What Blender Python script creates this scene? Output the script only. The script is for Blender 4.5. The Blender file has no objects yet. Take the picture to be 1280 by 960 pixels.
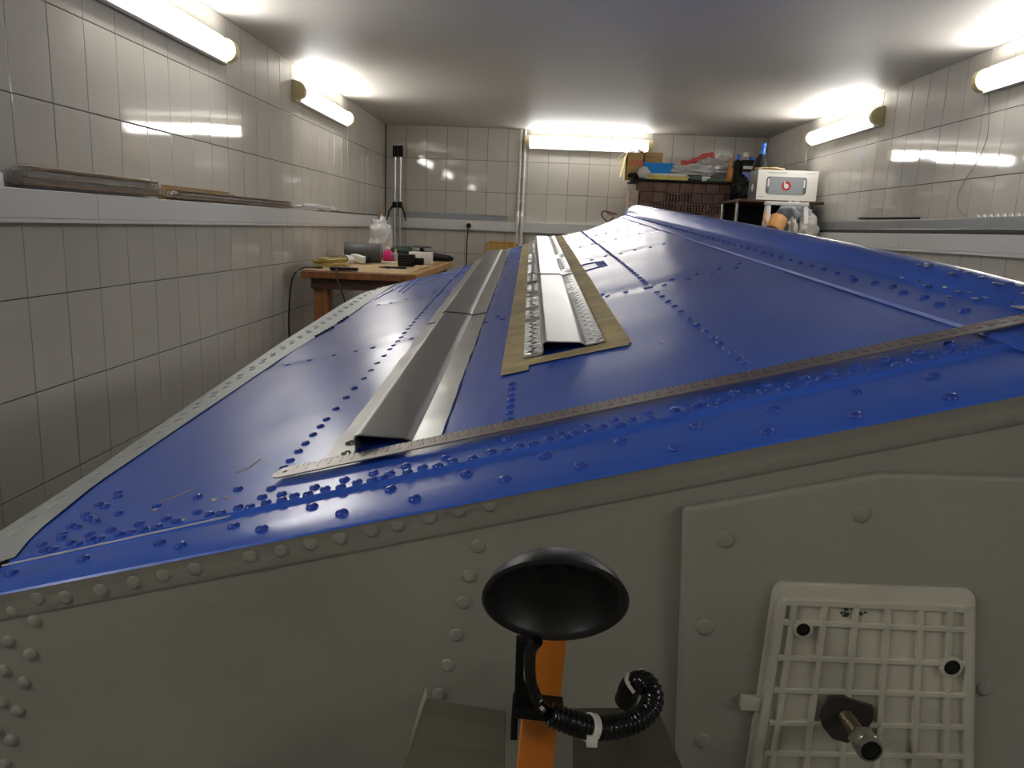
import bpy, bmesh, math, random
from mathutils import Vector, Matrix, noise
random.seed(7)
scene = bpy.context.scene
COL = scene.collection

# ------------------------------------------------------------------ camera
CAM = Vector((0, 0, 1.18))
FPX = 963.07
PITCH, YAW, ROLL = 0.2003, -0.0312, -0.0404
def cam_axes():
    cy, sy, cp, sp, cr, sr = math.cos(YAW), math.sin(YAW), math.cos(PITCH), math.sin(PITCH), math.cos(ROLL), math.sin(ROLL)
    f = Vector((sy*cp, cy*cp, -sp)); r = Vector((cy, -sy, 0)); d = f.cross(r)
    return cr*r + sr*d, -sr*r + cr*d, f
CR, CD, CF = cam_axes()
cam = bpy.data.cameras.new('camera'); camo = bpy.data.objects.new('camera', cam); COL.objects.link(camo)
cam.sensor_width = 36.0; cam.lens = FPX*36.0/1280.0; cam.clip_start = 0.02; cam.clip_end = 50
camo.matrix_world = Matrix(((CR.x, -CD.x, -CF.x, CAM.x), (CR.y, -CD.y, -CF.y, CAM.y), (CR.z, -CD.z, -CF.z, CAM.z), (0, 0, 0, 1)))
scene.camera = camo
# ------------------------------------------------------------------ world, exposure, lamp strength
w = bpy.data.worlds.new('world'); scene.world = w; w.use_nodes = True
w.node_tree.nodes['Background'].inputs[0].default_value = (0.5, 0.5, 0.5, 1)
w.node_tree.nodes['Background'].inputs[1].default_value = 0.05
scene.view_settings.view_transform = 'Standard'; scene.view_settings.look = 'None'
scene.view_settings.gamma = 1.0; scene.view_settings.exposure = 0.0
scene.view_settings.use_curve_mapping = False
LAMP = 25.0

# ------------------------------------------------------------------ pixel -> place
def ray(x, y): return CR*((x-640)/FPX) + CD*((y-480)/FPX) + CF
def onx(x, y, X): d = ray(x, y); return CAM + d*(X/d.x)
def ony(x, y, Y): d = ray(x, y); return CAM + d*(Y/d.y)
def onz(x, y, Z): d = ray(x, y); return CAM + d*((Z-CAM.z)/d.z)
def onp(x, y, P, n): d = ray(x, y); return CAM + d*((P-CAM).dot(n)/d.dot(n))

# ------------------------------------------------------------------ materials
MATS = {}
def mat(name, col, rough=0.5, metal=0.0, var=0.0, vscale=8.0, bump=0.0, bscale=30.0, coat=0.0, alpha=1.0,
        emit=None, trans=0.0, col2=None, stretch=None, perobj=0.0, spec=0.5, rvar=0.0, detail=3.0):
    m = bpy.data.materials.new(name); m.use_nodes = True
    nt = m.node_tree; N = nt.nodes; L = nt.links; b = N['Principled BSDF']
    b.inputs['Base Color'].default_value = (*col, 1); b.inputs['Roughness'].default_value = rough
    b.inputs['Metallic'].default_value = metal; b.inputs['Coat Weight'].default_value = coat
    b.inputs['Coat Roughness'].default_value = 0.08
    b.inputs['Alpha'].default_value = alpha; b.inputs['Transmission Weight'].default_value = trans
    b.inputs['Specular IOR Level'].default_value = spec
    if emit:
        b.inputs['Emission Color'].default_value = (*emit[0], 1); b.inputs['Emission Strength'].default_value = emit[1]
    tc = N.new('ShaderNodeTexCoord'); src = tc.outputs['Object']
    if stretch:
        mp = N.new('ShaderNodeMapping'); mp.inputs['Scale'].default_value = stretch
        L.new(src, mp.inputs['Vector']); src = mp.outputs['Vector']
    if perobj:
        oi = N.new('ShaderNodeObjectInfo'); ad = N.new('ShaderNodeVectorMath'); ad.operation = 'MULTIPLY_ADD'
        sc = N.new('ShaderNodeVectorMath'); sc.operation = 'SCALE'; sc.inputs[0].default_value = (31.0, 17.0, 53.0)
        L.new(oi.outputs['Random'], sc.inputs['Scale'])
        ad.inputs[1].default_value = (1, 1, 1); L.new(src, ad.inputs[0]); L.new(sc.outputs[0], ad.inputs[2]); src = ad.outputs[0]
    if var or col2 or rvar:
        n = N.new('ShaderNodeTexNoise'); n.inputs['Scale'].default_value = vscale; n.inputs['Detail'].default_value = detail
        L.new(src, n.inputs['Vector'])
        if var or col2:
            mx = N.new('ShaderNodeMix'); mx.data_type = 'RGBA'
            c2 = col2 if col2 else tuple(max(0, c*(1-var)) for c in col)
            rp = N.new('ShaderNodeMapRange'); rp.inputs[1].default_value = 0.35; rp.inputs[2].default_value = 0.65
            L.new(n.outputs['Fac'], rp.inputs[0]); L.new(rp.outputs[0], mx.inputs[0])
            mx.inputs[6].default_value = (*col, 1); mx.inputs[7].default_value = (*c2, 1)
            L.new(mx.outputs[2], b.inputs['Base Color'])
        if rvar:
            rr = N.new('ShaderNodeMapRange'); rr.inputs[3].default_value = rough-rvar; rr.inputs[4].default_value = rough+rvar
            L.new(n.outputs['Fac'], rr.inputs[0]); L.new(rr.outputs[0], b.inputs['Roughness'])
    if bump:
        n2 = N.new('ShaderNodeTexNoise'); n2.inputs['Scale'].default_value = bscale; n2.inputs['Detail'].default_value = detail
        L.new(src, n2.inputs['Vector'])
        bp = N.new('ShaderNodeBump'); bp.inputs['Strength'].default_value = 1.0; bp.inputs['Distance'].default_value = bump
        L.new(n2.outputs['Fac'], bp.inputs['Height']); L.new(bp.outputs['Normal'], b.inputs['Normal'])
    MATS[name] = m
    return m
M = MATS
mat('tile', (0.60, 0.57, 0.51), 0.05, var=0.05, vscale=3, bump=0.00006, bscale=6, perobj=1, detail=1, spec=0.5)
mat('grout', (0.065, 0.052, 0.042), 0.9, var=0.3, vscale=20)
mat('ceiling', (0.62, 0.59, 0.54), 0.55, var=0.03, vscale=2, bump=0.002, bscale=1.5, detail=1)
mat('concrete', (0.28, 0.27, 0.25), 0.8, var=0.35, vscale=4, bump=0.003, bscale=30)
mat('gate', (0.36, 0.34, 0.30), 0.6, var=0.1)
mat('trunking', (0.70, 0.70, 0.69), 0.35, var=0.03, vscale=3)
mat('cream_plastic', (0.66, 0.56, 0.30), 0.4, var=0.15, vscale=10)
mat('lamp_white', (0.75, 0.74, 0.70), 0.35)
mat('diffuser', (0.9, 0.9, 0.9), 0.3, emit=((1.0, 0.985, 0.955), LAMP))
mat('blue', (0.045, 0.150, 0.74), 0.23, var=0.12, vscale=5, bump=0.0010, bscale=5, detail=2, rvar=0.06, coat=0.0, spec=0.6)
mat('blue_rivet', (0.028, 0.090, 0.52), 0.11, spec=0.6)
mat('transom_grey', (0.31, 0.305, 0.255), 0.55, var=0.10, vscale=7, bump=0.0004, bscale=160)
mat('flange_grey', (0.50, 0.54, 0.52), 0.42, var=0.08, vscale=20, bump=0.0006, bscale=60)
mat('aluminium', (0.60, 0.61, 0.60), 0.28, 0.92, var=0.06, vscale=3, stretch=(8, 1, 8), bump=0.0003, bscale=5)
mat('aluminium_dull', (0.42, 0.42, 0.39), 0.42, 0.85, var=0.10, vscale=3, stretch=(6, 1, 6), bump=0.0006, bscale=5)
mat('steel_ruler', (0.36, 0.34, 0.31), 0.40, 0.75, col2=(0.33, 0.28, 0.25), vscale=9, bump=0.0003, bscale=200)
mat('ruler_ink', (0.05, 0.04, 0.035), 0.7)
mat('masking_tape', (0.82, 0.66, 0.34), 0.62, var=0.28, vscale=24, bump=0.0016, bscale=70, spec=0.35)
mat('pad_plastic', (0.56, 0.54, 0.44), 0.5, var=0.14, vscale=18)
mat('pad_stain', (0.05, 0.05, 0.05), 0.8, var=0.4, vscale=60)
mat('dark_steel', (0.060, 0.052, 0.048), 0.55, 0.4, var=0.3, vscale=40)
mat('chrome', (0.55, 0.53, 0.48), 0.22, 1.0, var=0.2, vscale=30)
mat('zinc', (0.40, 0.34, 0.20), 0.3, 1.0, var=0.3, vscale=25)
mat('black', (0.007, 0.007, 0.007), 0.6, spec=0.25, var=0.2)
mat('black_rubber', (0.007, 0.007, 0.0075), 0.42, col2=(0.025, 0.025, 0.025), vscale=30, bump=0.0005, bscale=80)
mat('black_gloss', (0.006, 0.006, 0.007), 0.12)
mat('orange', (0.62, 0.19, 0.02), 0.38, var=0.12, vscale=12)
mat('stainless', (0.25, 0.235, 0.18), 0.33, 0.9, var=0.15, vscale=9, stretch=(1, 1, 18))
mat('white_plastic', (0.74, 0.72, 0.66), 0.4)
mat('white_paint', (0.72, 0.71, 0.68), 0.4, var=0.04)
mat('wood_orange', (0.34, 0.12, 0.03), 0.55, var=0.45, vscale=6, stretch=(6, 6, 1), bump=0.001, bscale=20)
mat('wood_dark', (0.10, 0.045, 0.022), 0.6, var=0.5, vscale=8, stretch=(1, 6, 6))
mat('wood_light', (0.48, 0.27, 0.09), 0.55, var=0.3, vscale=8, stretch=(6, 1, 6))
mat('lath', (0.26, 0.15, 0.045), 0.6, var=0.3, vscale=9, stretch=(6, 1, 6))
mat('kraft', (0.50, 0.35, 0.18), 0.75, var=0.1, vscale=6)
mat('cardboard', (0.38, 0.25, 0.10), 0.8, var=0.12, vscale=8)
mat('cardboard_yellow', (0.62, 0.46, 0.12), 0.7, var=0.1, vscale=8)
mat('brick', (0.105, 0.060, 0.044), 0.85, col2=(0.165, 0.10, 0.075), vscale=7, perobj=1, bump=0.002, bscale=90)
mat('brick_pale', (0.48, 0.37, 0.29), 0.85, var=0.2, vscale=12)
mat('painted_hole_dark', (0.012, 0.009, 0.008), 0.95)  # near-black colour standing in for the shade inside holes
mat('blue_plastic', (0.02, 0.26, 0.70), 0.35)
mat('blue_cap', (0.02, 0.13, 0.62), 0.35)
mat('label_blue', (0.10, 0.16, 0.62), 0.4, var=0.3, vscale=30)
mat('red', (0.55, 0.03, 0.03), 0.45)
mat('red_ink', (0.62, 0.05, 0.02), 0.6)
mat('logo_red', (0.42, 0.012, 0.03), 0.45)
mat('grey_print', (0.27, 0.29, 0.30), 0.35)
mat('grey_dark_print', (0.10, 0.11, 0.115), 0.35)
mat('grey_text', (0.25, 0.25, 0.25), 0.6)
mat('box_white', (0.76, 0.74, 0.68), 0.35, var=0.03)
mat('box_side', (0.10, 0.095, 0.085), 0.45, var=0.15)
mat('yellow_paper', (0.68, 0.55, 0.16), 0.65, var=0.2, vscale=12)
mat('white_paper', (0.72, 0.70, 0.66), 0.7, var=0.12, vscale=14)
mat('rag', (0.58, 0.57, 0.53), 0.9, var=0.2, vscale=20, bump=0.004, bscale=40)
mat('sack', (0.50, 0.48, 0.44), 0.85, var=0.2, vscale=14, bump=0.005, bscale=30)
mat('sack_blue', (0.30, 0.33, 0.38), 0.7, var=0.25, vscale=14, bump=0.005, bscale=30)
mat('dark_green', (0.02, 0.06, 0.045), 0.45, var=0.3, vscale=20)
mat('green', (0.04, 0.10, 0.03), 0.5, var=0.3, vscale=20)
mat('yellow_hose', (0.45, 0.34, 0.08), 0.45)
mat('grey_roll', (0.085, 0.085, 0.085), 0.55, var=0.15, vscale=20)
mat('pink', (0.62, 0.02, 0.16), 0.3)
mat('red_film', (0.60, 0.05, 0.05), 0.3, alpha=0.8, bump=0.01, bscale=25)
mat('clear_film', (0.80, 0.79, 0.76), 0.08, alpha=0.20, bump=0.016, bscale=30, spec=0.8)
mat('cloudy_film', (0.72, 0.71, 0.70), 0.2, alpha=0.60, bump=0.010, bscale=30, spec=0.7)
mat('bundle_brown', (0.24, 0.14, 0.065), 0.6, var=0.5, vscale=10, stretch=(8, 1, 8))
mat('orange_jug', (0.70, 0.36, 0.12), 0.4, var=0.1)
mat('orange_jug_base', (0.32, 0.10, 0.03), 0.45)
mat('amber', (0.42, 0.16, 0.02), 0.35)
mat('grey_metal', (0.30, 0.32, 0.33), 0.4, 0.6, var=0.1)
mat('highlight_white', (0.72, 0.74, 0.76), 0.35, var=0.3, vscale=50)  # colour of the painted highlight on the aft crease
mat('scratch', (0.52, 0.46, 0.36), 0.6)
mat('yellow_board', (0.50, 0.27, 0.02), 0.4, var=0.25, vscale=10)
mat('sealant', (0.03, 0.07, 0.33), 0.25, col2=(0.6, 0.62, 0.65), vscale=90, bump=0.001, bscale=110)
mat('wire_dark', (0.03, 0.025, 0.022), 0.5)
mat('wire_grey', (0.30, 0.28, 0.26), 0.5)
mat('maroon', (0.16, 0.03, 0.03), 0.5)
mat('soot', (0.30, 0.28, 0.25), 0.8)

# ------------------------------------------------------------------ mesh builder
class MB:
    def __init__(s): s.v = []; s.f = []
    def add(s, vs, fs):
        o = len(s.v); s.v += [Vector(p) for p in vs]; s.f += [tuple(i+o for i in f) for f in fs]; return s
    def boxp(s, lo, hi):
        x0, y0, z0 = lo; x1, y1, z1 = hi
        return s.add([(x0,y0,z0),(x1,y0,z0),(x1,y1,z0),(x0,y1,z0),(x0,y0,z1),(x1,y0,z1),(x1,y1,z1),(x0,y1,z1)],
                     [(0,3,2,1),(4,5,6,7),(0,1,5,4),(1,2,6,5),(2,3,7,6),(3,0,4,7)])
    def box(s, c, size, R=None):
        c = Vector(c); vs = []
        for sx, sy, sz in ((-1,-1,-1),(1,-1,-1),(1,1,-1),(-1,1,-1),(-1,-1,1),(1,-1,1),(1,1,1),(-1,1,1)):
            p = Vector((sx*size[0]/2, sy*size[1]/2, sz*size[2]/2)); vs.append(c + (R @ p if R else p))
        return s.add(vs, [(0,3,2,1),(4,5,6,7),(0,1,5,4),(1,2,6,5),(2,3,7,6),(3,0,4,7)])
    def tube(s, pts, r, n=10, cap=True, squash=None):
        pts = [Vector(p) for p in pts]; m = len(pts)
        rs = r if isinstance(r, (list, tuple)) else [r]*m
        vs = []; t0 = (pts[1]-pts[0]).normalized()
        up = Vector((0,0,1)) if abs(t0.z) < 0.9 else Vector((1,0,0))
        u = (up - t0*up.dot(t0)).normalized()
        for i in range(m):
            t = ((pts[min(i+1,m-1)]-pts[i]).normalized() + (pts[i]-pts[max(i-1,0)]).normalized())
            t = t.normalized() if t.length > 1e-9 else t0
            u = (u - t*u.dot(t)).normalized(); v = t.cross(u)
            for k in range(n):
                a = 2*math.pi*k/n
                vs.append(pts[i] + (u*math.cos(a) + v*math.sin(a)*(squash or 1))*rs[i])
        fs = [(i*n+k, i*n+(k+1)%n, (i+1)*n+(k+1)%n, (i+1)*n+k) for i in range(m-1) for k in range(n)]
        if cap: fs += [tuple(range(n-1,-1,-1)), tuple((m-1)*n+k for k in range(n))]
        return s.add(vs, fs)
    def lathe(s, prof, o, axis=(0,0,1), n=20, ref=None):
        a = Vector(axis).normalized(); o = Vector(o)
        r0 = Vector(ref) if ref else (Vector((1,0,0)) if abs(a.x) < 0.9 else Vector((0,1,0)))
        u = (r0 - a*r0.dot(a)).normalized(); v = a.cross(u); vs = []
        for r, z in prof:
            for k in range(n):
                t = 2*math.pi*k/n; vs.append(o + a*z + (u*math.cos(t)+v*math.sin(t))*r)
        m = len(prof)
        fs = [(i*n+k, i*n+(k+1)%n, (i+1)*n+(k+1)%n, (i+1)*n+k) for i in range(m-1) for k in range(n)]
        if prof[0][0] > 1e-6: fs.append(tuple(range(n-1,-1,-1)))
        if prof[-1][0] > 1e-6: fs.append(tuple((m-1)*n+k for k in range(n)))
        return s.add(vs, fs)
    def grid(s, fn, us, vs_, closed=False):
        nu, nv = len(us), len(vs_)
        vs = [fn(a, b) for b in vs_ for a in us]
        fs = [(j*nu+i, j*nu+i+1, (j+1)*nu+i+1, (j+1)*nu+i) for j in range(nv-1) for i in range(nu-1)]
        return s.add(vs, fs)
    def prism(s, poly, ext):
        n = len(poly); e = Vector(ext); vs = [Vector(p) for p in poly] + [Vector(p)+e for p in poly]
        return s.add(vs, [tuple(range(n-1,-1,-1)), tuple(range(n,2*n))] + [(i,(i+1)%n,n+(i+1)%n,n+i) for i in range(n)])
    def blob(s, c, rad, amp=0.25, freq=2.5, sub=3, seed=0, R=None, flat=None):
        bm = bmesh.new(); bmesh.ops.create_icosphere(bm, subdivisions=sub, radius=1)
        c = Vector(c); sd = Vector((seed*3.7, seed*1.9, seed*5.3)); vs = []
        for v in bm.verts:
            p = v.co.copy(); k = 1 + amp*noise.noise(p*freq+sd) + amp*0.5*noise.noise(p*freq*2.7+sd)
            p = Vector((p.x*rad[0]*k, p.y*rad[1]*k, p.z*rad[2]*k))
            if R: p = R @ p
            p = c + p
            if flat is not None: p.z = max(p.z, flat)
            vs.append(p)
        fs = [tuple(v.index for v in f.verts) for f in bm.faces]; bm.free()
        return s.add(vs, fs)
    def mesh(s, name, off, bevel=0.0, seg=2, ang=35):
        me = bpy.data.meshes.new(name)
        me.from_pydata([tuple(p-off) for p in s.v], [], s.f)
        bm = bmesh.new(); bm.from_mesh(me)
        bmesh.ops.remove_doubles(bm, verts=bm.verts, dist=1e-6)
        bmesh.ops.recalc_face_normals(bm, faces=bm.faces)
        if bevel:
            es = [e for e in bm.edges if len(e.link_faces) == 2 and e.calc_face_angle(0) > math.radians(30)]
            bmesh.ops.bevel(bm, geom=es, offset=bevel, segments=seg, profile=0.5, affect='EDGES')
        for f in bm.faces: f.smooth = True
        bm.to_mesh(me); bm.free()
        me.set_sharp_from_angle(angle=math.radians(ang))
        return me
OFF = {}
def off_of(o): return OFF.get(o.name, Vector((0,0,0))) if o else Vector((0,0,0))
def part(name, mb, m, parent, bevel=0.0, seg=2, ang=35, label=None, kind=None):
    of = off_of(parent)
    me = mb.mesh(name, of, bevel, seg, ang); me.materials.append(M[m])
    o = bpy.data.objects.new(name, me); COL.objects.link(o); o.parent = parent; OFF[o.name] = of
    if label: o['label'] = label
    if kind: o['kind'] = kind
    return o
def thing(name, label, cat, loc, group=None):
    o = bpy.data.objects.new(name, None); COL.objects.link(o); o.location = loc; o.empty_display_size = 0.1
    OFF[o.name] = Vector(loc); o['label'] = label; o['category'] = cat
    if group: o['group'] = group
    return o
def solo(name, mb, m, label, cat, bevel=0.0, seg=2, ang=35, group=None):
    xs = [p.x for p in mb.v]; ys = [p.y for p in mb.v]; zs = [p.z for p in mb.v]
    of = Vector(((min(xs)+max(xs))/2, (min(ys)+max(ys))/2, min(zs)))
    me = mb.mesh(name, of, bevel, seg, ang); me.materials.append(M[m])
    o = bpy.data.objects.new(name, me); COL.objects.link(o); o.location = of; OFF[o.name] = of
    o['label'] = label; o['category'] = cat
    if group: o['group'] = group
    return o
def struct(name, mb, m, parent=None, bevel=0.0, label=None):
    o = part(name, mb, m, parent, bevel)
    o['kind'] = 'structure'
    if label: o['label'] = label
    return o
def inst(name, me, m4, parent):                    # a piece that shares its mesh
    o = bpy.data.objects.new(name, me); COL.objects.link(o); o.parent = parent
    o.matrix_local = Matrix.Translation(-off_of(parent)) @ m4; OFF[o.name] = Vector((0,0,0))
    return o
def text_part(name, s, size, m, origin, right, up, parent, extrude=0.0004, align='CENTER'):
    cu = bpy.data.curves.new(name, 'FONT'); cu.body = s; cu.size = size; cu.extrude = extrude; cu.align_x = align; cu.align_y = 'CENTER'
    tmp = bpy.data.objects.new('tmp', cu); me = bpy.data.meshes.new_from_object(tmp); bpy.data.objects.remove(tmp)
    r = Vector(right).normalized(); u = Vector(up).normalized(); n = r.cross(u)
    m4 = Matrix(((r.x,u.x,n.x,origin[0]),(r.y,u.y,n.y,origin[1]),(r.z,u.z,n.z,origin[2]),(0,0,0,1)))
    me.transform(m4); me.transform(Matrix.Translation(-off_of(parent))); me.materials.clear(); me.materials.append(M[m])
    o = bpy.data.objects.new(name, me); COL.objects.link(o); o.parent = parent; OFF[o.name] = off_of(parent)
    return o
def lin(a, b, n): return [a + (b-a)*i/(n-1) for i in range(n)]
def interp(x, tab):
    if x <= tab[0][0]: return tab[0][1]
    for (a, b), (c, d) in zip(tab, tab[1:]):
        if x <= c: return b + (d-b)*(x-a)/(c-a)
    return tab[-1][1]
def smooth(x): x = max(0, min(1, x)); return x*x*(3-2*x)
def spline(pts, n=8):
    P = [Vector(p) for p in pts]; P = [P[0]*2-P[1]] + P + [P[-1]*2-P[-2]]; out = []
    for i in range(1, len(P)-2):
        for k in range(n):
            t = k/n; a, b, c, d = P[i-1:i+3]
            out.append(0.5*((2*b) + (c-a)*t + (2*a-5*b+4*c-d)*t*t + (3*b-a-3*c+d)*t**3))
    out.append(P[-2]); return out

# ------------------------------------------------------------------ room
XL, XR, YB, YF = -1.584, 2.134, 7.84, -2.6
ZC = CAM.z + 0.943
TW, TH = 0.2, 0.302
Z0 = CAM.z + 0.6327                                 # joint below the top row of tiles
G = 0.004                                           # tile thickness over the grout bed
floor = struct('floor', MB().boxp((XL-.1, YF-.1, -.1), (XR+.1, YB+.1, 0)), 'concrete')
ceil_ = struct('ceiling', MB().boxp((XL-.1, YF-.1, ZC), (XR+.1, YB+.1, ZC+.1)), 'ceiling')
wl = struct('wall_left', MB().boxp((XL-.1, YF, 0), (XL-G, YB+.1, ZC)), 'grout')
wr = struct('wall_right', MB().boxp((XR+G, YF, 0), (XR+.1, YB+.1, ZC)), 'grout')
wb = struct('wall_back', MB().boxp((XL-G, YB+G, 0), (XR+G, YB+.1, ZC)), 'grout')
wf = struct('wall_front', MB().boxp((XL-.1, YF-.1, 0), (XR+.1, YF, ZC)), 'tile')
gate = struct('door_1', MB().boxp((XL+.45, YF, 0), (XR-.45, YF+.05, 1.95)), 'gate')
for k in range(5):
    x = XL+.45 + (XR-XL-.9)*k/4
    part('door_rib', MB().boxp((x-.03, YF+.05, 0), (x+.03, YF+.075, 1.95)), 'gate', gate, .004)
# plain stretch of the tiled side walls, behind the camera
struct('wall_left_rear', MB().boxp((XL-G, YF, 0), (XL, 1.336, ZC)), 'tile')
struct('wall_right_rear', MB().boxp((XR, YF, 0), (XR+G, 1.868, ZC)), 'tile')

def tile_mesh(wd, ht):
    g = 0.0015; a, b = wd/2-g, ht/2-g; mb = MB(); rings = []
    for ins, zz in ((0, -G), (0, -0.0016), (0.0007, -0.0005), (0.0024, 0)):
        rings.append([(-a+ins, -b+ins, zz), (a-ins, -b+ins, zz), (a-ins, b-ins, zz), (-a+ins, b-ins, zz)])
    vs = sum(rings, []); fs = [(r*4+k, r*4+(k+1)%4, r*4+4+(k+1)%4, r*4+4+k) for r in range(3) for k in range(4)] + [(12,13,14,15)]
    mb.add(vs, fs); me = mb.mesh('tile', Vector((0,0,0)), ang=4); me.materials.append(M['tile']); return me
TM = {}
def tile(c, u, n, wd, ht, parent):
    key = (round(wd, 3), round(ht, 3))
    if key not in TM: TM[key] = tile_mesh(wd, ht)
    u = Vector(u); n = Vector(n); v = n.cross(u)
    R = Matrix(((u.x,v.x,n.x),(u.y,v.y,n.y),(u.z,v.z,n.z)))
    R = R @ Matrix.Rotation(random.gauss(0, .0010), 3, 'X') @ Matrix.Rotation(random.gauss(0, .0010), 3, 'Y')
    inst('tile', TM[key], Matrix.Translation(c) @ R.to_4x4(), parent)
rows = []
z = Z0 + TH
for r in range(7):
    lo = max(z-TH, 0.0); rows.append((lo, z)); z -= TH
rows[0] = (rows[0][0], ZC)
def runs(a, b, phase):                              # joints at phase + k*TW between a and b
    k0 = math.ceil((a-phase)/TW - 1e-6); xs = [a]; x = phase + k0*TW
    while x < b-1e-6:
        if x > a+1e-6: xs.append(x)
        x += TW
    xs.append(b); return list(zip(xs, xs[1:]))
for lo, hi in rows:
    zc = (lo+hi)/2
    for a, b in runs(1.336, YB, 2.5363):
        if b-a > .01: tile((XL-.0, (a+b)/2, zc), (0,1,0), (1,0,0), b-a, hi-lo, wl)
    for a, b in runs(1.868, YB, 5.0676):
        if b-a > .01: tile((XR, (a+b)/2, zc), (0,-1,0), (-1,0,0), b-a, hi-lo, wr)
    for a, b in runs(XL, XR, -1.3763):
        if b-a > .01: tile(((a+b)/2, YB, zc), (1,0,0), (0,-1,0), b-a, hi-lo, wb)

# cable trunking along the walls
TZ0, TZ1, TD = CAM.z-.043, CAM.z+.055, 0.062
def trunk(name, segs, axis, wall, sgn):
    root = struct(name, MB().boxp(*((wall, segs[0][0], TZ0+.006), (wall+sgn*TD*.85, segs[-1][1], TZ1-.004)) if axis == 'y' and sgn > 0 else
                  ((wall+sgn*TD*.85, segs[0][0], TZ0+.006), (wall, segs[-1][1], TZ1-.004)) if axis == 'y' else
                  ((segs[0][0], wall-TD*.85, TZ0+.006), (segs[-1][1], wall, TZ1-.004))), 'trunking')
    for a, b in segs:
        mb = MB()
        for z0, z1, d in ((TZ0, TZ0+.012, TD*1.02), (TZ0+.014, TZ1-.003, TD), (TZ1-.0035, TZ1, TD*1.02)):
            if axis == 'y':
                x0, x1 = (wall, wall+d) if sgn > 0 else (wall-d, wall)
                mb.boxp((x0, a+.001, z0), (x1, b-.001, z1))
            else: mb.boxp((a+.001, wall-d, z0), (b-.001, wall, z1))
        part('trunking_cover', mb, 'trunking', root, .0012, 1)
    return root
ya, yb_ = onx(123, 262, XL+TD).y, onx(359, 270, XL+TD).y
trunk('trim_1', [(0.3, ya), (ya, yb_), (yb_, yb_+2.0), (yb_+2.0, YB)], 'y', XL, 1)
trunk('trim_2', [(XL+TD, -.36), (-.36, 1.3), (1.3, XR-TD)], 'x', YB, 1)
trunk('trim_3', [(0.8, 2.6), (2.6, 4.65), (4.65, 6.6), (6.6, YB)], 'y', XR, -1)

# ------------------------------------------------------------------ wall lamps
def lamp(label, a, b, zc, axis, wall, sgn):
    """a..b along the wall; wall coordinate; sgn = direction into the room"""
    L = b-a
    def P(l, d, h):
        d, h = d*.9, h*.82
        if axis == 'y': return Vector((wall+sgn*d, a+l, zc+h))
        return Vector((a+l, wall+sgn*d, zc+h))
    base = P(L/2, 0, 0)
    root = thing('wall_lamp', label, 'lamp', base, 'white fluorescent lamps on the tiled walls')
    def prismz(l0, l1, prof):
        n = len(prof); mb = MB(); vs = [P(l0, d, h) for d, h in prof] + [P(l1, d, h) for d, h in prof]
        mb.add(vs, [tuple(range(n)), tuple(range(2*n-1, n-1, -1))] + [(i, n+i, n+(i+1)%n, (i+1)%n) for i in range(n)])
        return mb
    part('lamp_body', prismz(0.0, L, [(.0, -.072), (.034, -.072), (.034, .072), (.0, .072)]), 'lamp_white', root, .003)
    arc = [(.034 + .054*math.cos(t), .052*math.sin(t)) for t in lin(-math.pi/2, math.pi/2, 13)]
    part('diffuser', prismz(.045, L-.045, [(.030, -.052)] + arc + [(.030, .052)]), 'diffuser', root)
    arc2 = [(.034 + .061*math.cos(t), .066*math.sin(t)) for t in lin(-math.pi/2, math.pi/2, 13)]
    for l0, l1 in ((-.004, .045), (L-.045, L+.004)):
        part('end_cap', prismz(l0, l1, [(.001, -.075), (.02, -.075)] + arc2 + [(.02, .075), (.001, .075)]), 'cream_plastic', root, .002, 1)
    part('lower_rail', prismz(.046, L-.046, [(.034, -.078), (.046, -.074), (.046, -.058), (.034, -.058)]), 'lamp_white', root)
    return root
ZL = CAM.z + .775
lamp('long lit fluorescent lamp high on left wall above the film wrapped bundle', 2.62, 3.90, ZL, 'y', XL, 1)
lamp('lit fluorescent lamp on left tiled wall above the dark thin rod', 4.95, 6.23, ZL, 'y', XL, 1)
lamp('lit fluorescent lamp on back wall beside the two white pipes', -.21, 1.02, CAM.z+.82, 'x', YB, -1)
lamp('lit fluorescent lamp on right wall near the white speaker box', 5.22, 6.50, ZL+.012, 'y', XR, -1)
lamp('lit fluorescent lamp on right wall with thin wire hanging below it', 2.78, 4.06, ZL+.012, 'y', XR, -1)
lamp('unseen lit fluorescent lamp on left wall near the garage gate', -1.15, .13, ZL, 'y', XL, 1)  # out of view; put where rivet shadows point, to light the transom
lamp('added unseen fluorescent lamp on right wall brightening the transom', -1.6, -.32, ZL, 'y', XR, -1)  # added behind the camera to brighten the transom and pad

# ------------------------------------------------------------------ the upturned boat
BV = ray(665, 236).normalized()
BH = Vector((BV.x, BV.y, 0)).normalized()
PL = CAM + Vector((0, .5, 0))
EL = onp(0, 732, PL, BH); ER = onp(1197.5, 497, PL, BH)
TV = (ER-EL).normalized(); NV = TV.cross(BV).normalized()
NH = -BH
def bow_drop(t, s):
    s0 = interp(t, [(-.2, 1.70), (.16, 1.85), (.25, 2.15), (.40, 2.35), (.60, 2.35), (.80, 2.75), (.95, 2.75)])
    d = max(0, s-s0); return -0.20*d*d
def crease_s(t): return 0.045 + 0.056*(t+.03)
def hull_h(t, s):
    c = crease_s(t); h = bow_drop(t, s)
    # lip band near the transom: a shallow rolled strip, one step below the plating
    h += 0.0032*(smooth((s-c+.004)/.007) - 1) - 0.0022*max(0, 1-s/c*2.0)**2
    # quilting between ribs and rows
    if s > c+.02:
        q = 0.0012*noise.noise(Vector((t*7, s*4.2, 1.3))) + .0006*noise.noise(Vector((t*19, s*9, 4.1)))
        for sr in (.76, 1.355, 1.78, 2.1):
            q -= 0.0010*math.exp(-((s-sr)/.04)**2)
        h += q*min(1, (s-c-.02)/.08)
    return h
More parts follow.
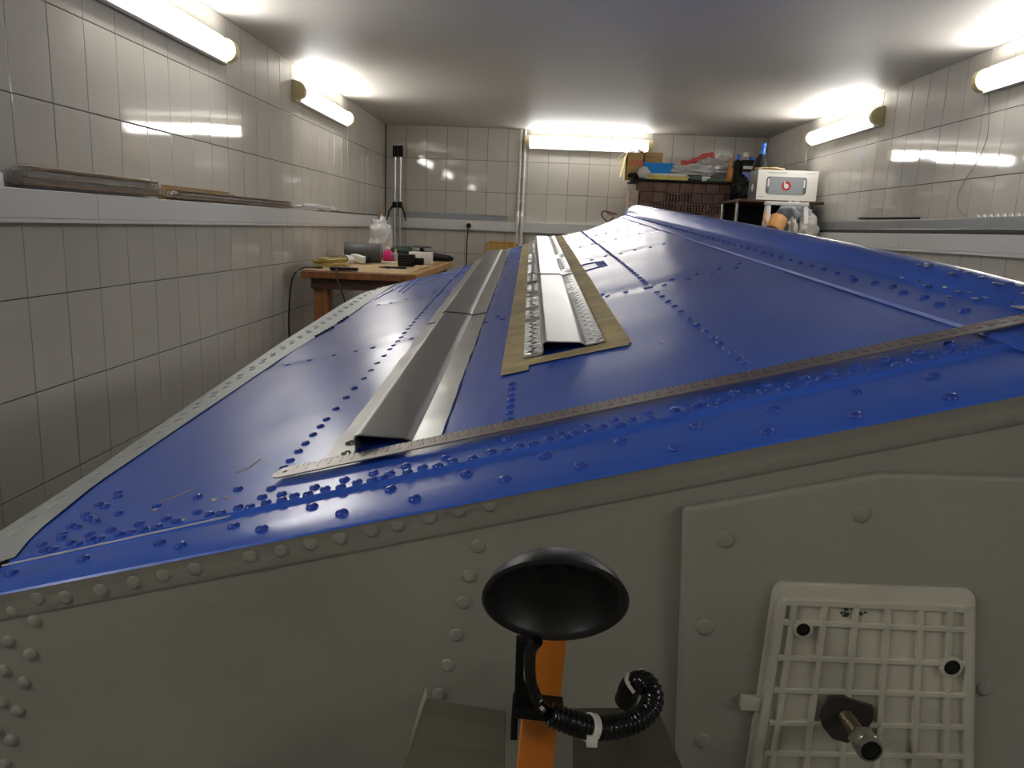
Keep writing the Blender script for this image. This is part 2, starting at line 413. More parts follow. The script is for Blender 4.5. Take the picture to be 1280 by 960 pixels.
def Q(t, s, h=0.0): return EL + TV*t + BV*s + NV*h
def S(t, s, h=0.0): return Q(t, s, hull_h(t, s)+h)
def ts(x, y, h=0.0):
    P = onp(x, y, EL+NV*h, NV)-EL
    tb = TV.dot(BV); a, c = P.dot(TV), P.dot(BV); den = 1-tb*tb
    return (a-tb*c)/den, (c-tb*a)/den
CH_IN = [(-.02, -.10), (.028, -.10), (.034, -.045), (.046, -.026), (.1, -.045), (.22, -.060), (.8, -.060), (1.2, -.045), (1.9, -.045), (2.1, .0), (2.5, .12), (3.0, .31), (3.6, .56), (4.1, .78)]
CH_OUT = [(-.02, -.108), (.28, -.105), (.49, -.120), (1.04, -.152), (1.6, -.163), (2.0, -.140), (2.2, -.085), (2.6, .05), (3.1, .26), (3.7, .53), (4.14, .77)]
def chin(s): return interp(s, CH_IN)
def chout(s): return interp(s, CH_OUT)
TK = 0.845                                          # keel line
SEND = 4.1
s_list = sorted(set([0, .004, .01, .016, .024, .032] + lin(.036, .104, 35) + lin(.104, 2.2, 150) + lin(2.2, 3.0, 30) + lin(3.0, SEND, 20)))
root_base = Vector((Q(TK, 2.0).x, Q(TK, 2.0).y, .50))
boat = thing('boat', 'upturned aluminium boat hull with blue riveted bottom and grey transom', 'boat', root_base)
mb = MB()
def fbot(u, s):
    tl = chin(s) if s > .0 else chin(0); tl = tl if s > .02 else -.09 + (tl+.09)*s/.02 if False else tl
    t = tl + (.80-tl)*u if s < 4.0 else tl + (max(.80, tl+.01)-tl)*u
    return S(t, s)
mb.grid(fbot, lin(0, 1, 70), s_list)
bottom = part('bottom_plating', mb, 'blue', boat, ang=80, label='blue painted bottom plating of the hull')
# starboard half, falling away beyond the keel
T2 = Vector((TV.x, TV.y, -TV.z)).normalized()
def S2(d, s): return Q(TK, s, bow_drop(TK, s)) + T2*d + Vector((0, 0, bow_drop(.2, s)*d*.6))
mb = MB().grid(lambda u, s: S2(.02 + (max(.02, .86 - max(0, s-1.9)*.37))*u, s), lin(0, 1, 12), lin(0, SEND, 40))
part('far_bottom_plating', mb, 'blue', boat)
# keel: riveted foot strip, crease and raised spine
def keel_rise(s): return interp(s, [(0, .004), (.15, .006), (.3, .012), (.6, .018), (1.0, .022), (2.5, .026), (4.2, .03)])
kp = lambda s: [(.757, .0002), (.759, .0028), (.772, .003), (.800, .0035), (.809, .005), (.812, .0075),
                (.826, .003+keel_rise(s)), (.832, .005+keel_rise(s)), (.842, .0055+keel_rise(s)), (.848, .004+keel_rise(s)), (.862, -.02), (.90, -.045)]
mb = MB(); ks = sorted(set(lin(.002, .4, 30) + lin(.4, 3, 60) + lin(3, SEND+.05, 14)))
def fkeel(i, s):
    t, h = kp(s)[i]
    t2 = t
    k = smooth((s-.02)/.09)
    return Q(t2, s, bow_drop(t, s) + (h if h < 0 else h*(.25+.75*k)) + min(0, hull_h(t, s)-bow_drop(t, s)+.001 if s < .11 else 0))
mb.grid(fkeel, list(range(12)), ks)
keel = part('keel', mb, 'blue', boat, ang=50, label='raised blue keel spine')
mb = MB()                                           # rough sealant at the aft end of the keel
for k in range(46):
    s = random.uniform(.10, .40); t = .812 + random.gauss(0, .006)
    if random.random() < .5: t = .832 + random.gauss(0, .004)
    mb.blob(Q(t, s, .006 + (keel_rise(s) if t > .82 else .001)), (random.uniform(.0015, .0035), random.uniform(.004, .010), .0012), .4, 3, 1, k)
part('sealant', mb, 'sealant', boat, kind='stuff', ang=80, label='rough blue and white sealant on keel end')
# thin white tube painting the highlight along the crease near the chine
mb = MB().tube([S(t, crease_s(t)-.001, .0006) for t in lin(-.03, .15, 40)], [.0009*(1+.4*noise.noise(Vector((t*90, 2, 0)))) for t in lin(-.03, .15, 40)], 6)
part('crease_highlight', mb, 'highlight_white', boat, label='pale painted highlight along the aft seam')
# grey side flange outside the chine
fl = [i for i in s_list if i < 4.1]
def fflange(u, s):
    a, b = chin(s)+.004, chout(s)
    t = a+(b-a)*u; h = bow_drop(t, s)
    h += .0035*(1-smooth((u-.0)/.1))*0 + .0012 - .010*max(0, (u-.78)/.22)**2 - .002*u
    return Q(t, s, h)
mb = MB().grid(fflange, lin(0, 1, 14), sorted(set(lin(-.012, .4, 14)+lin(.4, 3, 60)+lin(3, 4.1, 12))))
flange = part('side_flange', mb, 'flange_grey', boat, ang=60, label='light grey riveted flange along the chine')
# hull side, falling to the gunwale
ZG = .50
def fside(u, s):
    e = fflange(1, s); o = Vector((-.10, 0, 0)) if s < 2 else Vector((-.10-.10*smooth((s-2)/1.5), .25*smooth((s-2)/2), 0))
    g = Vector((e.x, e.y, ZG)) + o; return e + (g-e)*u + Vector((-.012*math.sin(u*math.pi), 0, 0))
part('side', MB().grid(fside, lin(0, 1, 8), lin(-.012, 4.1, 60)), 'flange_grey', boat)
def fside2(u, s):
    e = S2(.02 + max(.02, .86 - max(0, s-1.9)*.37), s); o = Vector((.10, .2*smooth((s-2)/2), 0))
    g = Vector((e.x, e.y, ZG)) + o; return e + (g-e)*u
part('side', MB().grid(fside2, lin(0, 1, 6), lin(0, SEND, 40)), 'flange_grey', boat)
# stem closing the bow
mb = MB().grid(lambda u, k: (fside(u, 4.1)*(1-k) + fside2(u, SEND)*k) + Vector((0, .12*u*math.sin(k*math.pi), 0)), lin(0, 1, 8), lin(0, 1, 8))
part('stem', mb, 'flange_grey', boat)
# gunwale rails
for f, nm, dx in ((fside, 'gunwale', -.01), (fside2, 'gunwale', .01)):
    part(nm, MB().tube([f(1, s)+Vector((dx, 0, .015)) for s in lin(0, 4.08, 30)], .022, 8), 'flange_grey', boat)

# ---- transom
def TRp(x, y, out=0.0): return onp(x, y, EL + NH*out, NH)         # on the transom plane
ED = TV - NH*TV.dot(NH); ED.normalize()
def E(t, dn=0.0, out=0.0):                           # t along the aft edge, dn straight down, out to the camera
    p = EL + TV*t; p -= NH*((p-EL).dot(NH)); return p + Vector((0, 0, -dn)) + NH*out
HX = Vector((ED.x, ED.y, 0)).normalized()
edge_r = E(TK)
def drop_to(p): return Vector((p.x, p.y, ZG))
poly = [E(-.10, .011), E(TK, .011), E(TK, .011) + Vector((T2.x, T2.y, T2.z))*.80]
poly += [drop_to(poly[-1]) + HX*.10, drop_to(poly[0]) - HX*.10]
poly = [p - NH*((p-EL).dot(NH)) - NH*.004 for p in poly]
transom = part('transom', MB().prism(poly, -NH*.004), 'transom_grey', boat, .0008, 1, label='grey green painted transom')
# rolled lip edge under the blue sheet, and riveted upper angle
mb = MB()
us = lin(-.10, TK, 64)
prof = [(.0, -.002), (.0002, .0006), (.002, .0008), (.004, -.0002), (.011, -.0012), (.0185, -.0014), (.0205, -.0024), (.0225, -.0037), (.024, -.0045)]
mb.grid(lambda i, t: E(t, prof[i][0]+.0072, prof[i][1]-.0006), list(range(len(prof))), us)
angle = part('upper_angle', mb, 'transom_grey', boat, ang=40)
mb = MB().grid(lambda i, t: [Q(t, 0.0, hull_h(t, 0)), E(t, .0070, .0012), E(t, .0080, -.002)][i], [0, 1, 2], us)
part('lip_edge', mb, 'blue', boat, ang=60)
# raised stiffening panel
pp = [TRp(x, y, .0) for x, y in ((853, 634), (1100, 590), (1400, 598))]
pa = [pp[0], pp[1], pp[2], drop_to(pp[2]), drop_to(pp[0])]
pa[4] = TRp(842, 1000); pa[4] = pa[0] + (pa[4]-pa[0])*2.0; pa[3] = Vector((pa[2].x, pa[2].y, pa[4].z))
panel = part('stiffening_panel', MB().prism([p - NH*.003 for p in pa], NH*.0085), 'transom_grey', boat, .003, 3, label='raised grey panel on the transom')

# ---- rivets
def rivet_mesh(r, h, m, n=10):
    prof = [(r, -.0006), (r*.96, h*.35), (r*.72, h*.82), (r*.35, h), ]
    mb = MB().lathe(prof, (0,0,0), (0,0,1), n); me = mb.mesh('rivet', Vector((0,0,0)), ang=70); me.materials.append(M[m]); return me
RIV = rivet_mesh(.0045, .0026, 'blue_rivet')
RIVL = rivet_mesh(.0044, .0018, 'blue_rivet')
RIVE = rivet_mesh(.0050, .0030, 'blue_rivet')
RIVT = rivet_mesh(.0050, .0030, 'transom_grey', 12)
RIVF = rivet_mesh(.0053, .0012, 'transom_grey', 12)
RIVW = rivet_mesh(.0054, .0021, 'flange_grey', 12)
def frame_m(p, n, u):
    n = n.normalized(); u = (u - n*u.dot(n)).normalized(); v = n.cross(u)
    return Matrix(((u.x,v.x,n.x,p.x),(u.y,v.y,n.y,p.y),(u.z,v.z,n.z,p.z),(0,0,0,1)))
R_LIST = []                                         # (distance, mesh, matrix, parent, material)
def surf_n(t, s, f=S):
    a = f(t+.002, s)-f(t-.002, s); b = f(t, s+.002)-f(t, s-.002); return a.cross(b).normalized()
def rivet(t, s, me=RIV):
    if me is RIV and s > .45: me = RIVL
    p = S(t, s); R_LIST.append(((p-CAM).length, me, frame_m(p, surf_n(t, s), TV), bottom))
def crop(ox, oy, sc, pts): return [(ox + a/sc, oy + b/sc) for a, b in pts]
near = crop(180, 560, 5.333, [(85,370),(357,312),(625,262),(148,457),(215,475),(75,520),(357,412),(435,428),(510,420),(625,382),(695,385),(785,315),(812,350),(845,258),(915,295),(912,335),(1000,305),(1085,300),(1135,248),(1205,260)])
near += crop(380, 500, 4.923, [(245,478),(222,525),(325,493),(425,437),(415,480),(475,470),(525,440),(625,393),(635,432),(727,402),(818,400),(870,343),(913,362),(1037,350),(1150,305),(1240,228)])
near += crop(600, 440, 4.923, [(65,604),(160,600),(235,568),(327,552),(418,523),(487,482),(527,515),(575,487),(650,442),(668,480),(748,447),(825,407),(860,440),(935,405),(1028,362),(1048,398),(1197,345)])
near += crop(820, 400, 4.923, [(195,548),(250,515),(293,480),(350,517),(407,485),(480,440),(547,463),(650,430),(680,385),(780,413),(825,390),(912,347),(960,378),(1018,348),(1070,307),(1110,342)])
near += crop(1040, 320, 5.333, [(30,795),(140,765),(157,718),(278,742),(345,677),(432,715),(535,685),(580,628),(697,658),(765,622),(780,572),(875,622),(968,580)])
near += crop(0, 590, 6.4, [(330,567),(357,605),(388,628),(492,483),(490,512),(565,412),(617,425),(563,550),(602,573),(717,480),(732,518),(780,535),(677,322),(708,350),(765,377),(788,240),(838,258),(940,147),(940,180),(947,315),(885,447),(953,478),(1032,480),(1112,398),(1145,445)])
for x, y in near:
    t, s = ts(x, y+1, .0015)
    rivet(t, max(s, crease_s(t)+.006))
for x, y in [(15,715),(105,697),(200,677),(226,680),(292,656),(327,659),(390,632),(427,639),(488,610),(518,621),(583,591),(631,597),(681,568),(725,580),(776,550),(843,558),(869,531),(966,510),(959,537),(1068,489),(1068,516),(1165,468),(1188,493)]:
    t, s = ts(x, y+2, -.003); rivet(t, max(.008, min(s, crease_s(t)-.012)), RIVE)
for x, y in crop(200, 280, 2.823, [(440,858),(475,830),(505,797),(522,771),(542,742),(568,713),(597,687),(620,652),(660,611),(690,578),(718,543),(748,513),(770,488),(793,462),(815,438)]):
    rivet(.1625, ts(x, y, .001)[1])
s = .70
while s < 2.0: rivet(.163 + .02*max(0, s-1.5), s); s += .036
for k in range(7): rivet(.3655, .158 + .0212*k)
for x, y in crop(640, 260, 2, [(600,407),(570,392),(562,378),(540,363),(518,353),(502,340),(487,327),(467,311),(442,295),(428,279),(408,260),(388,248),(372,235),(360,222),(348,211),(333,198),(313,184)]):
    rivet(.580, ts(x, y, .001)[1])
s = .80
while s < 2.5: rivet(.580 - .006*max(0, s-1.2), s); s += .037
for x, y in [(359,455),(386,449),(417,443),(444,438),(466,434),(531,414),(514,422),(607,402),(621,395),(628,398),(752,367),(759,369),(782,364),(807,359),(830,355),(840,348),(860,347),(870,341),(889,341),(898,335),(920,333),(923,329)]:
    rivet(*ts(x, y, .001))
for k in range(22):
    t = -.03 + .035*k
    if t > .735: break
    for sr, z_ in ((1.355, .02), (1.78, .02), (2.08, .015)):
        if (.20 < t < .31) or (.34 < t < .51) or t < chin(sr)+.02: continue
        rivet(t, sr + (z_ if k % 2 else -z_)*.5)
for k in range(12): rivet(.50+.004*k, 1.15 + .002*k)          # dense riveted patches
for k in range(6):
    for j in range(3): rivet(.535 + .006*j, 1.165 + .02*k)
for k in range(9): rivet(.497 + .005*k, 1.275)
for k in range(14):
    rivet(*ts(470+2.2*k, 374-1.2*k)); rivet(*ts(499+1.8*k, 365-1.55*k)); rivet(*ts(504+1.9*k, 366-1.6*k))
s = .46
while s < 3.0:
    t = .786; p = Q(t, s, bow_drop(t, s)+.0034)
    R_LIST.append(((p-CAM).length, RIV, frame_m(p, NV, TV), bottom)); s += .047
for k in range(7):                                  # paint-clogged rivets at the keel end
    t, s = .783+random.gauss(0, .005), .20+.04*k; p = Q(t, s, .003)
    R_LIST.append(((p-CAM).length, RIVE, frame_m(p, NV, TV), bottom))
R_LIST.sort(key=lambda r: r[0])
for d, me, m4, par in R_LIST[:300]: inst('rivet', me, m4, par)
mb = MB()
for d, me, m4, par in R_LIST[300:]:
    mb.add([m4 @ v.co for v in me.vertices], [tuple(p.vertices) for p in me.polygons])
part('rivet_rows', mb, 'blue_rivet', bottom, ang=70, kind='stuff')
# pale rivets in the side flange
k = 0; s = .03
while s < 1.9:
    u = .42 if k % 2 else .52
    p = fflange(u, s); n = (fflange(u+.01, s)-p).cross(fflange(u, s+.01)-p).normalized()
    if n.z < 0: n = -n
    inst('rivet', RIVW, frame_m(p, n, TV), flange); s += .026 if k % 3 else .034; k += 1
# rivets on the transom
for x, y in [(46.7,748),(81,747),(126,738),(167,728),(204,719),(243,711),(313,695),(351,688),(387.5,679),(425,672),(464,663),(497,656),(536,647),(573,638),(612,631)]:
    inst('rivet', RIVF, frame_m(TRp(x, y, -.0013), NH, HX), angle)
for x, y in [(16,763),(43,776),(10,802),(38,818),(5,838),(30,853),(2,877),(22,888),(-5,912),(14,925),(6,955)]:
    inst('rivet', RIVT, frame_m(TRp(x, y, -.0038), NH, HX), transom)
for x, y in [(597,683),(587,720),(579,753),(570,794),(559,832),(549,868)]:
    inst('rivet', RIVF, frame_m(TRp(x, y, -.0038), NH, HX), transom)
for x, y in [(907,674),(1077,643),(881,784),(878,926),(1231,860)]:
    inst('rivet', RIVF, frame_m(TRp(x, y, .0055), NH, HX) @ Matrix.Scale(1.2, 4), panel)
# scratches, chips and leftover seam marks
for pts in ([(202,627),(225,618),(247,609)], [(293,592),(312,584),(327,572)]):
    sp = spline([Vector((a, b, 0)) for a, b in pts], 5)
    part('paint_scratch', MB().tube([S(*ts(p.x, p.y), .0001) for p in sp], [.0004 + .0004*math.sin(math.pi*i/(len(sp)-1)) for i in range(len(sp))], 5), 'scratch', boat)
for x, y in ((194, 637), (268, 625), (283, 622), (828, 429), (228, 650), (195, 657), (184, 660)):
    part('paint_chip', MB().blob(S(*ts(x, y), .0002), (.0025, .003, .0006), .4, 3, 1, x), 'scratch', boat)
for x0, y0, x1, y1, n in ((396, 421, 416, 410, 7), (424, 404, 434, 397, 4)):
    for k in range(n):
        t, s_ = ts(x0+(x1-x0)*k/(n-1), y0+(y1-y0)*k/(n-1)); p = Q(t, s_, bow_drop(t, s_)+.004)
        part('scuff', MB().box(p-NV*.002, (.007, .010, .003), Matrix.Rotation(.3, 3, 'Z')), 'black', boat, .001, 1)

# ---- clamp pad bolted on the panel
PO = .0055
c4 = [TRp(*p, PO) for p in ((966, 725), (1215, 734), (1213, 990), (926, 990))]
def PD(u, v, out): a = c4[0]+(c4[1]-c4[0])*u; b = c4[3]+(c4[2]-c4[3])*u; return a+(b-a)*v + NH*out
mb = MB()
rim = []
for cx, cy, a0 in ((.045, .05, math.pi), (.955, .05, 1.5*math.pi), (.985, .985, 0), (.015, .985, .5*math.pi)):
    for k in range(5):
        a = a0 + k*math.pi/8; rx = .045 if cy < .5 else .015; ry = .05 if cy < .5 else .015
        rim.append((cx+rx*math.cos(a), cy+ry*math.sin(a)))
mb.prism([PD(u, v, 0) for u, v in rim], NH*.0050)
pad = part('clamp_pad', mb, 'pad_plastic', boat, .0008, 2, label='off white waffle grid plastic pad')
mb = MB()
def bar(u0, v0, u1, v1, wd, a, b):
    p, q = PD(u0, v0, 0), PD(u1, v1, 0); d = (q-p).normalized(); sd = d.cross(NH).normalized()*wd/2
    mb.prism([p+sd+NH*a, q+sd+NH*a, q-sd+NH*a, p-sd+NH*a], NH*(b-a))
vs_ = [.165, .325, .475, .63, .775, .925]
us_ = [.105, .255, .41, .565, .725, .865]
for v in vs_: bar(.06, v, .965, v+.012, .0042, .0045, .0078)
for u in us_: bar(u, .075, u, .985, .0042, .0045, .0078)
bar(.05, .075, .965, .082, .005, .0045, .0078); bar(.958, .06, .963, .985, .006, .0045, .0078); bar(.045, .075, .035, .985, .006, .0045, .0078)
part('rib_grid', mb, 'pad_plastic', pad, .0006, 1)
t0 = TRp(936, 875, PO)
part('tab', MB().box(t0+NH*.003, (.014, .006, .010), Matrix.Rotation(0, 3, 'Z')), 'pad_plastic', pad, .001)
for x, y, r in ((1002, 784, .0046), (1187, 831, .0054)):
    p = TRp(x, y, PO+.0056)
    part('hole_boss', MB().lathe([(r*1.45, 0), (r*1.45, .0030), (r*1.02, .0034), (r*1.0, .0026), (.0004, .0026)], p, NH, 18), 'pad_plastic', pad)
    part('hole_dark_disc', MB().lathe([(r, .0020), (r, .0036), (r*.84, .0038), (r*.76, .0030), (.0005, .0029)], p, NH, 18), 'black_gloss', pad)  # solid black disc paints the dark inside of the hole
mb = MB()
for k in range(16):
    p = TRp(1062+random.gauss(0, 8), 765+random.gauss(0, 4), PO+.0052); mb.blob(p, (random.uniform(.0006, .002), .0004, random.uniform(.0005, .0015)), .4, 3, 1, k)
part('stain', mb, 'pad_stain', pad)
wp = [TRp(x, y, PO+.0078) for x, y in ((1027,882),(1034,870),(1052,868),(1075,876),(1090,880),(1091,897),(1078,918),(1058,927),(1040,922),(1028,908),(1023,894))]
part('washer_plate', MB().prism(wp, NH*.0022), 'dark_steel', pad, .0005, 1)
bp0 = TRp(1055, 893, PO+.008)
bax = (NH*1.0 + HX*.02 + Vector((0, 0, .05))).normalized()
part('bolt_shank', MB().lathe([(.0052, 0)] + [(.0052 if k % 2 else .0046, .0012*k) for k in range(1, 26)] + [(.0046, .0316)], bp0, bax, 14), 'zinc', pad)
part('nut', MB().lathe([(.0086, .026), (.0092, .0268), (.0092, .036), (.0086, .037)], bp0, bax, 6), 'chrome', pad, .0004, 1)
part('bolt_end', MB().lathe([(.0082, .0365), (.0086, .0385), (.0082, .0405), (.0066, .041), (.0062, .039), (.0055, .036), (.0004, .0355)], bp0, bax, 20), 'chrome', pad)
part('bolt_socket', MB().lathe([(.0060, .0385), (.0060, .0402), (.0004, .0396)], bp0, bax, 18), 'black', pad)

# ---- trestles under the boat (hull rests on its gunwales)
for yy, lab in ((1.25, 'wooden trestle under the boat near its transom'), (3.3, 'wooden trestle under the boat near its bow')):
    g = thing('trestle', lab, 'trestle', (root_base.x, yy, 0), 'trestles under the boat')
    part('beam', MB().boxp((root_base.x-1.05, yy-.05, ZG-.115), (root_base.x+1.05, yy+.05, ZG-.005)), 'wood_light', g, .003)
    for sx in (-1, 1):
        for sy in (-1, 1):
            part('leg', MB().tube([(root_base.x+sx*.8, yy+sy*.03, ZG-.10), (root_base.x+sx*.9, yy+sy*.22, 0)], .03, 4), 'wood_light', g)

# ------------------------------------------------------------------ strakes, tape, ruler
def strake(label, tl, t1, tp, tf, tr, segs, hole_l, hole_r, mats, screws):
    g = thing('strake', label, 'metal profile', S(tl, segs[0][0]))
    for (s0, s1, mm), lift in zip(segs, (0, .0016)):
        n = max(6, int((s1-s0)/.03)); ss = lin(s0, s1, n); TH_ = .0014
        b0 = .0042 if hole_l else .0018
        prof = [(t1, b0), (tp-.003, b0+.0005), (tp-.0015, b0+.004), (tp-.001, .0135), (tp+.001, .0168), (tp+.005, .0176), (tp+.0065, .0172), (tf-.0052, b0+.0047), (tf-.004, b0+.0040), (tf, b0+.0015), (tf+.001, b0)]
        def P(i, s, k):
            t, h = prof[i]; a = prof[max(i-1, 0)]; c = prof[min(i+1, len(prof)-1)]
            nx, ny = -(c[1]-a[1]), (c[0]-a[0]); l = math.hypot(nx, ny)
            return Q(t - k*nx/l*TH_, s, bow_drop(t, s) + h + lift - k*ny/l*TH_ + .0005*noise.noise(Vector((t*20, s*12, 3))))
        mb = MB(); m = len(prof); idx = list(range(m))
        top = [[P(i, s, 0) for i in idx] for s in ss]; bot = [[P(i, s, 1) for i in idx] for s in ss]
        vs = [p for r in top for p in r] + [p for r in bot for p in r]; o = n*m; fs = []
        for j in range(n-1):
            for i in range(m-1):
                a = j*m+i; fs.append((a, a+1, a+m+1, a+m)); fs.append((o+a, o+a+m, o+a+m+1, o+a+1))
        for j in (0, n-1):
            for i in range(m-1): a = j*m+i; fs.append((a, o+a, o+a+1, a+1))
        mb.add(vs, fs)
        web = part('web', mb, mm, g, ang=40)
        for a, b, holes, wob in ((tl, t1, hole_l, 0), (tf+.001, tr, hole_r, 1)):
            mb = MB(); L = .0165; ncell = max(1, int(round((s1-s0)/L))); L = (s1-s0)/ncell
            def W(t, s, k):
                f = (t-tl)/(t1-tl) if not wob else (tr-t)/(tr-tf)
                wv = (.0022*noise.noise(Vector((s*22, 7.7+wob, 0))) if not hole_r else .0006*noise.noise(Vector((s*30, 2+wob, 0))))*(1-f)
                return Q(t, s, bow_drop(t, s) + b0 + lift + wv - k*TH_)
            for c in range(ncell):
                c0 = s0+c*L; c1 = c0+L
                if not holes or (s1-s0 < .0) or random.random() < .08:
                    for k in (0, 1): mb.add([W(a, c0, k), W(b, c0, k), W(b, c1, k), W(a, c1, k)], [(0, 1, 2, 3) if k == 0 else (3, 2, 1, 0)])
                else:
                    tc = a + (b-a)*(.38 if c % 2 else .62); sc = (c0+c1)/2; r = .0033
                    outer = [(a, c0), ((a+b)/2, c0), (b, c0), (b, sc), (b, c1), ((a+b)/2, c1), (a, c1), (a, sc)]
                    inner = [(tc+r*math.cos(th), sc+r*math.sin(th)) for th in [-.75*math.pi + k*math.pi/4 for k in range(8)]]
                    vs = [W(*p, 0) for p in outer] + [W(*p, 0) for p in inner] + [W(*p, 1) for p in outer] + [W(*p, 1.9) for p in inner]
                    fs = []
                    for k in range(8):
                        j = (k+1) % 8; fs += [(k, j, 8+j, 8+k), (16+k, 24+k, 24+j, 16+j), (8+k, 8+j, 24+j, 24+k)]
                    mb.add(vs, fs)
                for q in (a, b): mb.add([W(q, c0, 0), W(q, c1, 0), W(q, c1, 1), W(q, c0, 1)], [(0, 1, 2, 3)])
            for e in (s0, s1): mb.add([W(a, e, 0), W(b, e, 0), W(b, e, 1), W(a, e, 1)], [(0, 1, 2, 3)])
            part('flange', mb, 'aluminium' if wob else mm, g, ang=30)
    for x, y in screws:
        t, s = ts(x, y, .0035); p = Q(t, s, bow_drop(t, s) + .0016)
        part('screw', MB().lathe([(.0046, 0), (.0042, .0018), (.0026, .0028), (.0004, .003)], p, NV, 14), 'chrome', g)
    return g
strake('long dull aluminium strake profile lying under the steel ruler', .200, .226, .231, .279, .306,
       [(.146, .83, 'aluminium_dull'), (.834, 2.55, 'aluminium_dull')], False, False, None, [(437, 552), (432, 565)])
strake('shiny aluminium strake with drilled flanges lying on masking tape', .377, .399, .402, .450, .473,
       [(.386, 1.11, 'aluminium'), (1.112, 2.62, 'aluminium')], True, True, None, [])
tp = thing('masking_tape', 'brown masking tape strips around the drilled aluminium strake', 'tape', S(.36, .36))
def tape(a, b, s0, s1, h):
    nt_, ns = max(4, int((b-a)/.006)+2), max(4, int((s1-s0)/.012)+2)
    f = lambda t, s: S(t, s, h + .0007*abs(noise.noise(Vector((t*90, s*45, h*900)))))
    mb = MB().grid(f, lin(a, b, nt_), lin(s0, s1, ns))
    mb.grid(lambda t, s: S(t, s, -.0002), [a, b], lin(s0, s1, ns))
    part('tape_strip', mb, 'masking_tape', tp, ang=80)
tape(.351, .386, .352, 2.62, .0010); tape(.466, .501, .362, 2.62, .0010)
tape(.356, .497, .350, .384, .0013); tape(.3515, .383, .328, .362, .0016)
# steel ruler
A = Q(*ts(336, 601, .004), .0042); Bp = Q(*ts(1290, 402.5, .0062), .0062)
d = (Bp-A).normalized(); A2 = A; B2 = A + d*1.0
B2 = A + d*min(1.0, (TK-.02)/TV.dot(d)) if False else A + d*.70
wv = NV.cross(d).normalized(); nr = d.cross(wv).normalized()
RW = .0240
def rp(l, v, h): return A + d*l + wv*v + nr*h
ru = thing('steel_ruler', 'long rusty steel ruler laid across the blue hull', 'ruler', A)
Lr = (B2-A).length; pol = []
for a in lin(math.pi/2, 1.5*math.pi, 9): pol.append((.006+.006*math.cos(a)-.006+.006, RW/2 - RW/2*math.sin(-a) if False else RW/2 + RW/2*math.sin(a)))
pol = [(.010*(1+math.cos(a)), RW/2 + RW/2*math.sin(a)) for a in lin(math.pi/2, 1.5*math.pi, 9)]
pol = pol + [(Lr, 0), (Lr, RW)]
part('blade', MB().prism([rp(l, v, 0) for l, v in pol], nr*.0013), 'steel_ruler', ru, .0003, 1)
mb = MB()
for k in range(2, int(Lr/.005)):
    l = .005*k + .01; ln = .010 if k % 2 == 0 else .006
    mb.prism([rp(l-.0003, RW-.0005, .0013), rp(l+.0003, RW-.0005, .0013), rp(l+.0003, RW-ln, .0013), rp(l-.0003, RW-ln, .0013)], nr*.00008)
part('graduation', mb, 'ruler_ink', ru, kind='stuff')
for k in range(1, int(Lr/.01)-1):
    text_part('numeral', str(k), .0055, 'ruler_ink', rp(.01+.01*k, .009, .00135), d, wv, ru, .00004)
part('hang_hole_dark', MB().lathe([(.0022, 0), (.0022, .0002), (.0003, .0002)], rp(.011, RW/2, .0013), nr, 14), 'black', ru)  # flat black disc on the blade paints the hole's dark

# ------------------------------------------------------------------ orange stand with black dish in front of the transom
yD = .37
st = thing('dish_stand', 'orange steel post with black rubber dish standing before the transom', 'stand', (ony(672, 900, yD).x, yD+.02, 0))
v2c = (CAM - ony(695, 748, yD)).normalized()
el = math.radians(-31); hd = Vector((v2c.x, v2c.y, 0)).normalized()
ax = hd*math.cos(el) + Vector((0, 0, math.sin(el))) + CR*.04; ax.normalize()
dc = ony(694, 749, yD)                               # centre of the dish mouth
DR = .0375
prof = [(.0005, -.0190), (.010, -.0186), (.020, -.0165), (.029, -.0118), (.035, -.0050), (DR, .0), (DR+.0006, .0018), (DR-.0010, .0030),
        (DR-.0035, .0024), (DR-.0048, .0004), (.029, -.0085), (.020, -.0132), (.010, -.0155), (.0005, -.016)]
part('dish', MB().lathe(prof, dc, ax, 40), 'black_rubber', st, ang=50, label='black rubber dish facing down')
hub = dc - ax*.016
pt = hub + Vector((.0, .012, -.004))
b0, b1 = ony(675, 905, yD+.040), ony(686, 800, yD+.034)
pdn = (b0-b1).normalized(); b_top = b1 - pdn*.018
sidev = (CR - pdn*CR.dot(pdn)).normalized(); nv = pdn.cross(sidev).normalized()
if nv.y > 0: nv = -nv
ft = b0 + pdn*((b0.z-.03)/-pdn.z)
hw = .0126
mb = MB().prism([b_top-sidev*hw*.82, b_top+sidev*hw*.82, ft+sidev*hw*1.3, ft-sidev*hw*1.3], -nv*.010)
part('post', mb, 'orange', st, .0012, 2, label='orange painted post')
part('neck', MB().tube([hub+ax*.002, hub-ax*.006, pt], [.010, .009, .008], 12), 'black_rubber', st)
l0, l1 = ony(655, 802, yD+.014), ony(652, 888, yD+.018)
part('bracket', MB().prism([l0-sidev*.0042, l0+sidev*.0042, l1+sidev*.0042, l1-sidev*.0042], -nv*.006), 'black', st, .0008)
part('cable', MB().tube(spline([ony(672, 800, yD+.006), ony(663, 815, yD+.008), ony(663, 850, yD+.010), ony(672, 876, yD+.010), ony(684, 890, yD+.006)], 6), .0034, 10), 'black_gloss', st)
kc = ony(672, 884, yD+.022)
part('clamp', MB().box(kc, (.029, .018, .0055), Matrix.Rotation(.05, 3, 'Y')), 'black', st, .001)
part('clamp_arm', MB().box(ony(643, 905, yD+.03), (.004, .008, .016)), 'black', st, .0006)
part('foot', MB().boxp((ft.x-.16, ft.y-.012, 0), (ft.x+.16, ft.y+.05, .03)), 'orange', st, .004)
